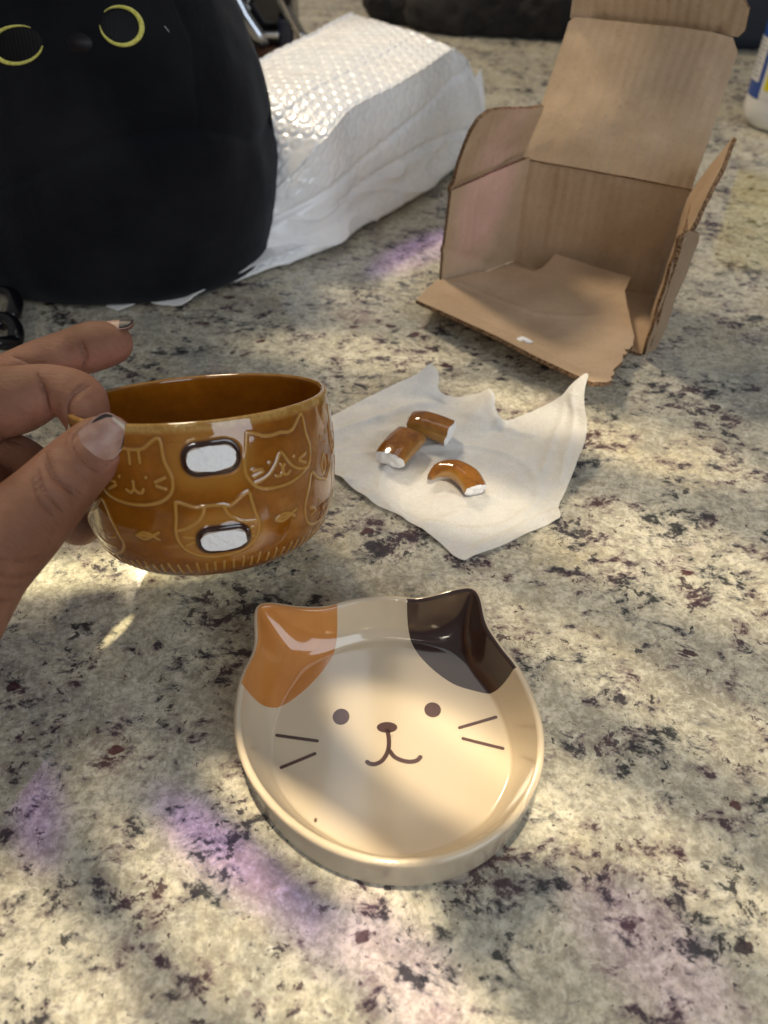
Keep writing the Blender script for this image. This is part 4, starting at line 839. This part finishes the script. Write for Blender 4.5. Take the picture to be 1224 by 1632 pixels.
# ------------------------------------------------------------------ glossy black loops at the left edge
def build_clip():
    r = empty("hair_clip", (-.262, .462, 0), "glossy black curved clip lying at the left edge behind the fingers", "clip")
    for (cx, cy, rr, ph) in ((-.2665, .486, .012, .3), (-.2550, .450, .013, .1)):
        pts = [(cx+rr*.9*math.cos(a), cy+rr*1.1*math.sin(a), .006+.012*abs(math.sin(a*.5+ph))) for a in np.linspace(-1.8, 1.8, 40)]
        part_tube("clip_jaw", pts, np.array([.0030+.0022*math.sin(math.pi*k/39) for k in range(40)]), BLACKP, r, 16)
    part_tube("clip_hinge", [(-.272, .470, .006), (-.264, .468, .010), (-.256, .466, .008)], .004, BLACKP, r, 16)
build_clip()

# ------------------------------------------------------------------ the hand that pinches the mug rim
def build_hand():
    mmv = lambda L: np.array(L, float)/1000
    index = [(-183.5,270.8,76.7,14.5),(-167.1,281.4,80.8,13),(-152.1,290.5,86.1,11.2),(-139.6,297.0,88.5,10.6),(-129.3,301.3,90.1,10.9),(-121.9,303.4,90.4,9.2)]
    middle = [(-171.6,250.7,86.4,15.5),(-160.1,256.2,89.3,14.6),(-148.8,259.6,90.3,13.6),(-136.3,263.6,92.1,10.6),(-125.0,260.4,90.7,10.8),(-121.1,255.1,87.9,10.0),(-119.0,250.1,85.1,8.0)]
    thumb = [(-103.2,231.6,93.2,8.0),(-106.3,227.8,92.4,10.2),(-110.7,221.6,90.3,11.9),(-115.7,214.1,87.9,12.8),(-121.9,203.0,85.1,14.0),(-129.3,190.8,82.4,15.8),(-138.3,177.9,80.0,18.5),(-149.1,160.6,74.1,23),(-161.2,143.2,69.6,27)]
    ring = [(-175.6,248.8,67.0,14.5),(-165.3,253.0,63.5,13.6),(-158.7,256.4,59.0,12.6),(-151.3,256.5,50.4,11.4),(-145.6,255.0,36.5,11.6),(-138.3,252.0,28.6,10.6)]
    palm1 = [(-187.2,262.6,79.5,16),(-185.0,243.8,69.3,20),(-177.1,215.1,64.8,25),(-168.9,183.6,63.9,28),(-163.2,150.3,66.6,29)]
    palm2 = [(-175.6,248.8,67.0,15),(-170.6,219.1,64.4,21),(-157.9,188.1,66.8,23)]
    arm = [(-168,140,69,29),(-195,95,75,28),(-225,40,90,31),(-265,-30,105,36)]
    vox = .00105; lo = np.array([-.318, -.085, .008]); hi = np.array([-.088, .322, .162]); n = np.ceil((hi-lo)/vox).astype(int)
    D = np.full(n, 1., np.float32)
    def chain(L, k, dens=5):
        L = mmv(L); L = crom(L, (len(L)-1)*dens+1) if len(L) > 2 else L; F = np.full(n, 1., np.float32)
        for p, q in zip(L[:-1], L[1:]):
            r = max(p[3], q[3])+.014; a0 = np.maximum(((np.minimum(p[:3], q[:3])-r-lo)/vox).astype(int), 0); a1 = np.minimum(((np.maximum(p[:3], q[:3])+r-lo)/vox).astype(int)+1, n)
            if (a1 <= a0).any(): continue
            X = lo[0]+vox*np.arange(a0[0], a1[0])[:, None, None]-p[0]; Y = lo[1]+vox*np.arange(a0[1], a1[1])[None, :, None]-p[1]; Z = lo[2]+vox*np.arange(a0[2], a1[2])[None, None]-p[2]
            d = q[:3]-p[:3]; t = np.clip((X*d[0]+Y*d[1]+Z*d[2])/(d@d), 0, 1)
            s = np.sqrt((X-t*d[0])**2+(Y-t*d[1])**2+(Z-t*d[2])**2)-(p[3]+(q[3]-p[3])*t)
            sl = tuple(slice(i, j) for i, j in zip(a0, a1)); F[sl] = np.minimum(F[sl], s)
        return F
    def smin(A, B, k):
        h = np.clip(.5+.5*(B-A)/k, 0, 1); return B*(1-h)+A*h-k*h*(1-h)
    # fingers meet each other with a tight crease, the palm with a soft web
    D = smin(chain(palm1, 0), chain(palm2, 0), .012); D = smin(D, chain(arm, 0), .015); D = smin(D, chain(thumb, 0), .009)
    Fg = np.minimum(np.minimum(smin(chain(index, 0), chain(middle, 0), .0016), chain(ring, 0)), 1.)
    D = smin(D, Fg, .0045)
    # surface nets
    s = D < 0; c = np.zeros(np.array(D.shape)-1, np.int8)
    for i in (0, 1):
        for j in (0, 1):
            for k in (0, 1): c += s[i:n[0]-1+i, j:n[1]-1+j, k:n[2]-1+k]
    act = (c > 0) & (c < 8); idx = np.full(act.shape, -1, np.int64); I = np.argwhere(act); idx[act] = np.arange(len(I))
    acc = np.zeros((len(I), 3)); cnt = np.zeros(len(I)); corners = [(i, j, k) for i in (0, 1) for j in (0, 1) for k in (0, 1)]
    val = {q: D[I[:, 0]+q[0], I[:, 1]+q[1], I[:, 2]+q[2]] for q in corners}
    for a in corners:
        for ax in range(3):
            if a[ax]: continue
            b = list(a); b[ax] = 1; b = tuple(b); va, vb = val[a], val[b]; m = (va < 0) != (vb < 0); t = va[m]/(va[m]-vb[m]); p = np.repeat(np.array(a, float)[None], m.sum(), 0); p[:, ax] += t; acc[m] += p; cnt[m] += 1
    V = lo+vox*(I+acc/cnt[:, None]); F = []
    for ax in range(3):
        b1, b2 = [(1, 2), (2, 0), (0, 1)][ax]; sl0 = [slice(1, n[i]-1) for i in range(3)]; sl0[ax] = slice(0, n[ax]-1); sl1 = list(sl0); sl1[ax] = slice(1, n[ax])
        A0, A1 = s[tuple(sl0)], s[tuple(sl1)]; E = np.argwhere(A0 != A1); flip = A1[tuple(E.T)]
        for i in range(3):
            if i != ax: E[:, i] += 1
        e1 = np.zeros(3, int); e1[b1] = 1; e2 = np.zeros(3, int); e2[b2] = 1
        q = np.stack([idx[tuple((E-x).T)] for x in (0*e1, e1, e1+e2, e2)], 1); q[flip] = q[flip][:, ::-1]; F.append(q)
    F = np.vstack(F); F = F[(F >= 0).all(1)]
    # smooth
    E = np.vstack([F[:, [0, 1]], F[:, [1, 2]], F[:, [2, 3]], F[:, [3, 0]]]); nV = len(V)
    deg = np.bincount(E[:, 0], minlength=nV)+np.bincount(E[:, 1], minlength=nV)
    for it in range(8):
        S_ = np.stack([np.bincount(E[:, 0], V[E[:, 1], k], nV)+np.bincount(E[:, 1], V[E[:, 0], k], nV) for k in range(3)], 1)/np.maximum(deg, 1)[:, None]
        V = V+(.55 if it % 2 == 0 else -.50)*(S_-V)
    def normals(V):
        c_ = np.cross(V[F[:, 2]]-V[F[:, 0]], V[F[:, 3]]-V[F[:, 1]]); N = np.zeros_like(V)
        for k in range(4): np.add.at(N, F[:, k], c_)
        return N/(np.linalg.norm(N, axis=1)[:, None]+1e-12)
    N = normals(V)
    if ((V-V.mean(0))*N).sum() < 0: F = F[:, ::-1]; N = -N
    T = BVHTree.FromPolygons([tuple(v) for v in V], [tuple(map(int, f)) for f in F])
    cre = np.zeros(nV); cdist = np.full(nV, .01)
    def crease(L, depth, w, dark=1.):
        nonlocal V
        L = mmv(L); L = np.vstack([L[0]*1.3-L[1]*.3, L, L[-1]*1.3-L[-2]*.3]); L = crom(L, 34); L = np.array([tuple(T.find_nearest(Vector(p))[0]) for p in L]); lo_, hi_ = L.min(0)-.006, L.max(0)+.006; m = ((V > lo_) & (V < hi_)).all(1); P = V[m]; d = np.full(len(P), 9.); tt = np.zeros(len(P))
        for k, (a, b) in enumerate(zip(L[:-1], L[1:])):
            q = b-a; t = np.clip(((P-a)@q)/max(q@q, 1e-12), 0, 1); e_ = np.linalg.norm(P-a-t[:, None]*q, axis=1); better = e_ < d; d = np.where(better, e_, d); tt = np.where(better, (k+t)/(len(L)-1), tt)
        env = np.sin(math.pi*np.clip(tt, .03, .97))**.6; g = np.exp(-(d/w)**2)*env
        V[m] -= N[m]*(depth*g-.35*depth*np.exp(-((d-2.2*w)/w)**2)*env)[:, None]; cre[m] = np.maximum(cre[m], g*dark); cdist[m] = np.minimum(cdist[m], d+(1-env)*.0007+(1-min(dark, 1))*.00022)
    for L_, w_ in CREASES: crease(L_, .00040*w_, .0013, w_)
    # nail fold of the thumb
    NO, Nn, Na, Nw = [np.array(v) for v in NAILV]
    nail = crom(np.array(NAIL)/1000*np.array([1.06, 1.10]), 72, True)
    rel = V-NO; pa, pw, pn = rel@Na, rel@Nw, rel@Nn; Q = np.stack([pa, pw], 1); m = (np.abs(pa) < .02) & (np.abs(pw) < .016) & (pn > -.012)
    sd = sdf(Q[m], nail); base = sstep(.006, -.004, Q[m][:, 0]); V[m] += N[m]*((.0007*np.exp(-((sd-.0012)/.0011)**2))*base-.0005*(sd < 0)*(1-np.exp(-(sd/.001)**2)))[:, None]
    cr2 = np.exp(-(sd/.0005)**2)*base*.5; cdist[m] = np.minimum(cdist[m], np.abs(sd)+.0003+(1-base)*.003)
    nx = N
    m_ = M("brown_skin"); P = m_.obj(); cr_ = m_.attr("crease"); n1 = m_.noise(P, 38., 4, .55); n2 = m_.noise(P, 130., 4, .6); red = m_.attr("flush")
    col = m_.mix(m_.mr(n1, .35, .65), (.205, .088, .048), (.305, .143, .086)); col = m_.mix(m_.math('MULTIPLY', red, .75), col, (.43, .19, .135)); col = m_.mix(m_.mr(n2, .50, .72, 0, .35), col, (.18, .078, .040))
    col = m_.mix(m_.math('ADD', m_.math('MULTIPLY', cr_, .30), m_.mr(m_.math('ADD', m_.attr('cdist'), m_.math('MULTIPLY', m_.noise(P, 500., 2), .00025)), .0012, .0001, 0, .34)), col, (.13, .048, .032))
    m_.set('Base_Color', col); m_.set('Roughness', m_.mr(n2, .3, .7, .46, .62)); m_.set('Subsurface_Weight', .16); m_.set('Subsurface_Radius', (.0042, .0016, .0009)); m_.set('Subsurface_Scale', 1.); m_.set('Specular_IOR_Level', .42)
    fine = m_.vor(m_.map(P, (1, 1.8, 1), (.3, .2, .7)), 1300., 0, 'DISTANCE_TO_EDGE'); wr = m_.noise(m_.map(P, (1, 3.2, 1), (.2, .4, -.75)), 330., 5, .65)
    m_.set('Normal', m_.bump(m_.mr(m_.attr('cdist'), 0, .0013), .55, .0009, m_.bump(wr, .55, .0009, m_.bump(m_.mr(fine, 0, .12), .35, .0003))))
    # palm-side flesh of the fingers is pinker
    ft = mmv(index+middle)[:, :3]; fd = np.min([np.linalg.norm(V-p, axis=1) for p in np.vstack([mmv(index)[3:, :3], mmv(middle)[2:, :3], mmv(thumb)[:2, :3]])], axis=0)
    flush = np.exp(-((fd-.010).clip(0)/.006)**2)*sstep(.75, -.2, N[:, 2])
    me = mesh("person", V, F.tolist(), m_.m, None, attrs={"crease": cre, "cdist": cdist, "flush": flush})
    tag(me, "left hand of a brown-skinned person pinching the mug rim, long nails with black tips", "person")
    # thumb nail
    curv = lambda Q: np.c_[Q]@np.eye(2)
    def nail_pt(Q, lift=0.):
        a_, w_ = Q[:, 0], Q[:, 1]; d = .0011-.0046*(np.abs(w_)/.0085)**2.1-.0015*((a_-.000)/.012)**2*np.sign(a_)*(a_ > 0)
        return NO+a_[:, None]*Na+w_[:, None]*Nw+(d+lift)[:, None]*Nn
    nm = M("fingernail"); tipd = nm.attr("tip"); pn_ = nm.obj()
    g = nm.attr("along")
    colr = nm.mix(nm.mr(nm.noise(pn_, 220., 3), .35, .65), (.32, .19, .15), (.39, .25, .205)); colr = nm.mix(nm.mr(g, -.0100, -.0065, .45, 0), colr, (.50, .40, .37)); colr = nm.mix(nm.mr(nm.attr("white"), .0004, -.0004), colr, (.56, .50, .40)); colr = nm.mix(nm.mr(tipd, .00025, -.00010), colr, (.022, .018, .022))
    nm.set('Base_Color', colr); nm.set('Roughness', .46); nm.set('Specular_IOR_Level', .3); nm.set('Coat_Weight', .0); nm.set('Coat_Roughness', .25); nm.set('Subsurface_Weight', .1); nm.set('Subsurface_Radius', (.002, .001, .001)); nm.set('Subsurface_Scale', 1.)
    Pn2, F2, nb = fill(nail if True else nail, .0006, .1)
    A2 = Pn2; T3 = nail_pt(A2, .0004); B3 = nail_pt(A2, -.0003); k = len(T3)
    ta, tb = sdf(A2, crom(np.array(TIPA)/1000, 50, True)), sdf(A2, crom(np.array(TIPB)/1000, 50, True)); wh = sdf(A2, crom(np.array(WHITE)/1000, 50, True))
    Fx = [f for f in F2]; Fb = [(f[0]+k, f[2]+k, f[1]+k) for f in F2]; ed = [(i, i+k, (i+1) % nb+k, (i+1) % nb) for i in range(nb)]
    def nail_obj(T3, B3, Fx, Fb, ed, attrs, name="thumbnail"):
        V_ = np.vstack([T3, B3]); f0 = Fx[0]; nn = np.cross(T3[f0[1]]-T3[f0[0]], T3[f0[2]]-T3[f0[0]]); out = T3[f0[0]]-B3[f0[0]]
        Fa = list(Fx)+list(Fb)+ed
        if nn@out < 0: Fa = [tuple(f)[::-1] for f in Fa]
        return mesh(name, V_, Fa, nm.m, me, attrs=attrs)
    z2 = lambda a: np.r_[a, a]
    nail_obj(T3, B3, Fx, Fb, ed, {"tip": z2(np.minimum(ta, tb)), "white": z2(wh+.0004), "along": z2(A2[:, 0])})
    # index nail: seen from its edge, free end with a black tip
    tip = np.array([-.1219, .3034, .0904]); L_ = np.array([.90, .28, .06]); L_ /= np.linalg.norm(L_); up = np.array([-.10, .52, .84]); up -= L_*(up@L_); up /= np.linalg.norm(up); wd = np.cross(up, L_)
    poly = [(-.007, -.0045), (-.003, -.0058), (.004, -.0060), (.0085, -.0056), (.0112, -.0036), (.0118, 0), (.0112, .0036), (.0085, .0056), (.004, .006), (-.003, .0058), (-.007, .0045), (-.0085, 0)]
    Pn3, F3, nb3 = fill(crom(np.array(poly), 48, True), .0007, .1)
    def ipt(Q, lift): a_, w_ = Q[:, 0], Q[:, 1]; return tip+a_[:, None]*L_+w_[:, None]*wd+((.0094-.0042*(np.abs(w_)/.006)**2-.0012*(a_/.01)**2*(a_ > 0)+lift))[:, None]*up
    T4, B4 = ipt(Pn3, .0003), ipt(Pn3, -.0004); k = len(T4)
    tp = .0066-Pn3[:, 0]-np.abs(Pn3[:, 1])*.2
    nail_obj(T4, B4, F3, [(f[0]+k, f[2]+k, f[1]+k) for f in F3], [(i, i+k, (i+1) % nb3+k, (i+1) % nb3) for i in range(nb3)], {"tip": np.r_[tp, tp*0+.01], "white": z2(.02-Pn3[:, 0]), "along": z2(Pn3[:, 0])}, "fingernail")
CREASES = [
  ( [(-119.0, 211.4, 100.1), (-115.6, 204.8, 98.5), (-112.0, 201.9, 95.6), (-107.4, 203.0, 90.7)] , 1.0 ),
  ( [(-116.9, 206.2, 99.0), (-113.1, 202.0, 96.0), (-109.1, 201.3, 91.9)] , 0.8 ),
  ( [(-119.1, 203.2, 99.3), (-116.4, 197.2, 95.8), (-111.9, 195.3, 90.3)] , 0.8 ),
  ( [(-120.1, 200.7, 98.7), (-116.7, 193.7, 95.6), (-113.4, 192.0, 91.2)] , 0.6 ),
  ( [(-122.6, 160.3, 81.8), (-120.2, 165.2, 75.5)] , 0.7 ),
  ( [(-122.3, 167.1, 87.6), (-119.3, 170.5, 81.6), (-118.1, 181.1, 73.6)] , 0.4 ),
  ( [(-121.7, 164.7, 84.6), (-119.3, 170.4, 76.4)] , 0.35 ),
  ( [(-121.8, 171.7, 89.5), (-118.5, 175.3, 84.5), (-115.8, 182.2, 79.6)] , 0.35 ),
  ( [(-130.4, 292.8, 96.2), (-129.4, 291.3, 91.8), (-131.1, 289.2, 87.0)] , 1.0 ),
  ( [(-131.3, 291.6, 96.3), (-130.4, 289.9, 92.0)] , 0.5 ),
  ( [(-136.8, 259.4, 100.4), (-133.7, 255.0, 95.5), (-134.2, 252.8, 89.1)] , 1.2 ),
  ( [(-117.5, 256.4, 98.1), (-121.9, 252.3, 96.1), (-123.8, 248.9, 94.0), (-123.5, 246.5, 91.7)] , 1.2 ),
  ( [(-119.4, 255.9, 99.4), (-122.7, 252.0, 97.5)] , 0.4 ),
  ( [(-152.5, 244.7, 84.3), (-155.7, 254.1, 73.4), (-152.9, 255.4, 71.2)] , 0.5 ),
  ( [(-156.3, 242.8, 71.1), (-154.1, 244.3, 64.8)] , 0.8 ),
  ( [(-156.9, 283.5, 95.4), (-150.9, 282.2, 93.6), (-145.5, 283.6, 92.7)] , 0.5 ),
]

NAILV = [(-0.10156, 0.22072, 0.10006), (0.3425, -0.7444, 0.5732), (0.6194, 0.6376, 0.4579), (0.7064, -0.1982, -0.6795)]
NAIL = [(-6.1, -6.4), (-8.2, -4.0), (-9.5, -0.2), (-9.7, 3.8), (-8.4, 6.0), (-4.0, 6.6), (0.5, 6.9), (5.2, 6.6), (7.9, 5.6), (9.1, 3.0), (9.1, -0.3), (8.8, -3.2), (7.5, -5.0), (4.3, -6.3), (0.9, -6.6), (-2.8, -7.0)]
TIPA = [(1.9, -6.5), (4.7, -6.2), (7.6, -5.1), (8.7, -3.2), (8.6, -2.3), (7.1, -3.9), (4.9, -5.0)]
TIPB = [(6.3, 4.7), (6.1, 6.2), (5.0, 6.7), (2.9, 7.0), (1.0, 7.1), (3.2, 6.2)]
WHITE = [(8.7, -3.2), (9.1, -0.3), (9.1, 3.0), (7.9, 5.6), (5.8, 6.5), (6.0, 5.2), (7.0, 3.7), (7.4, 1.1), (7.4, -2.0)]
build_hand()
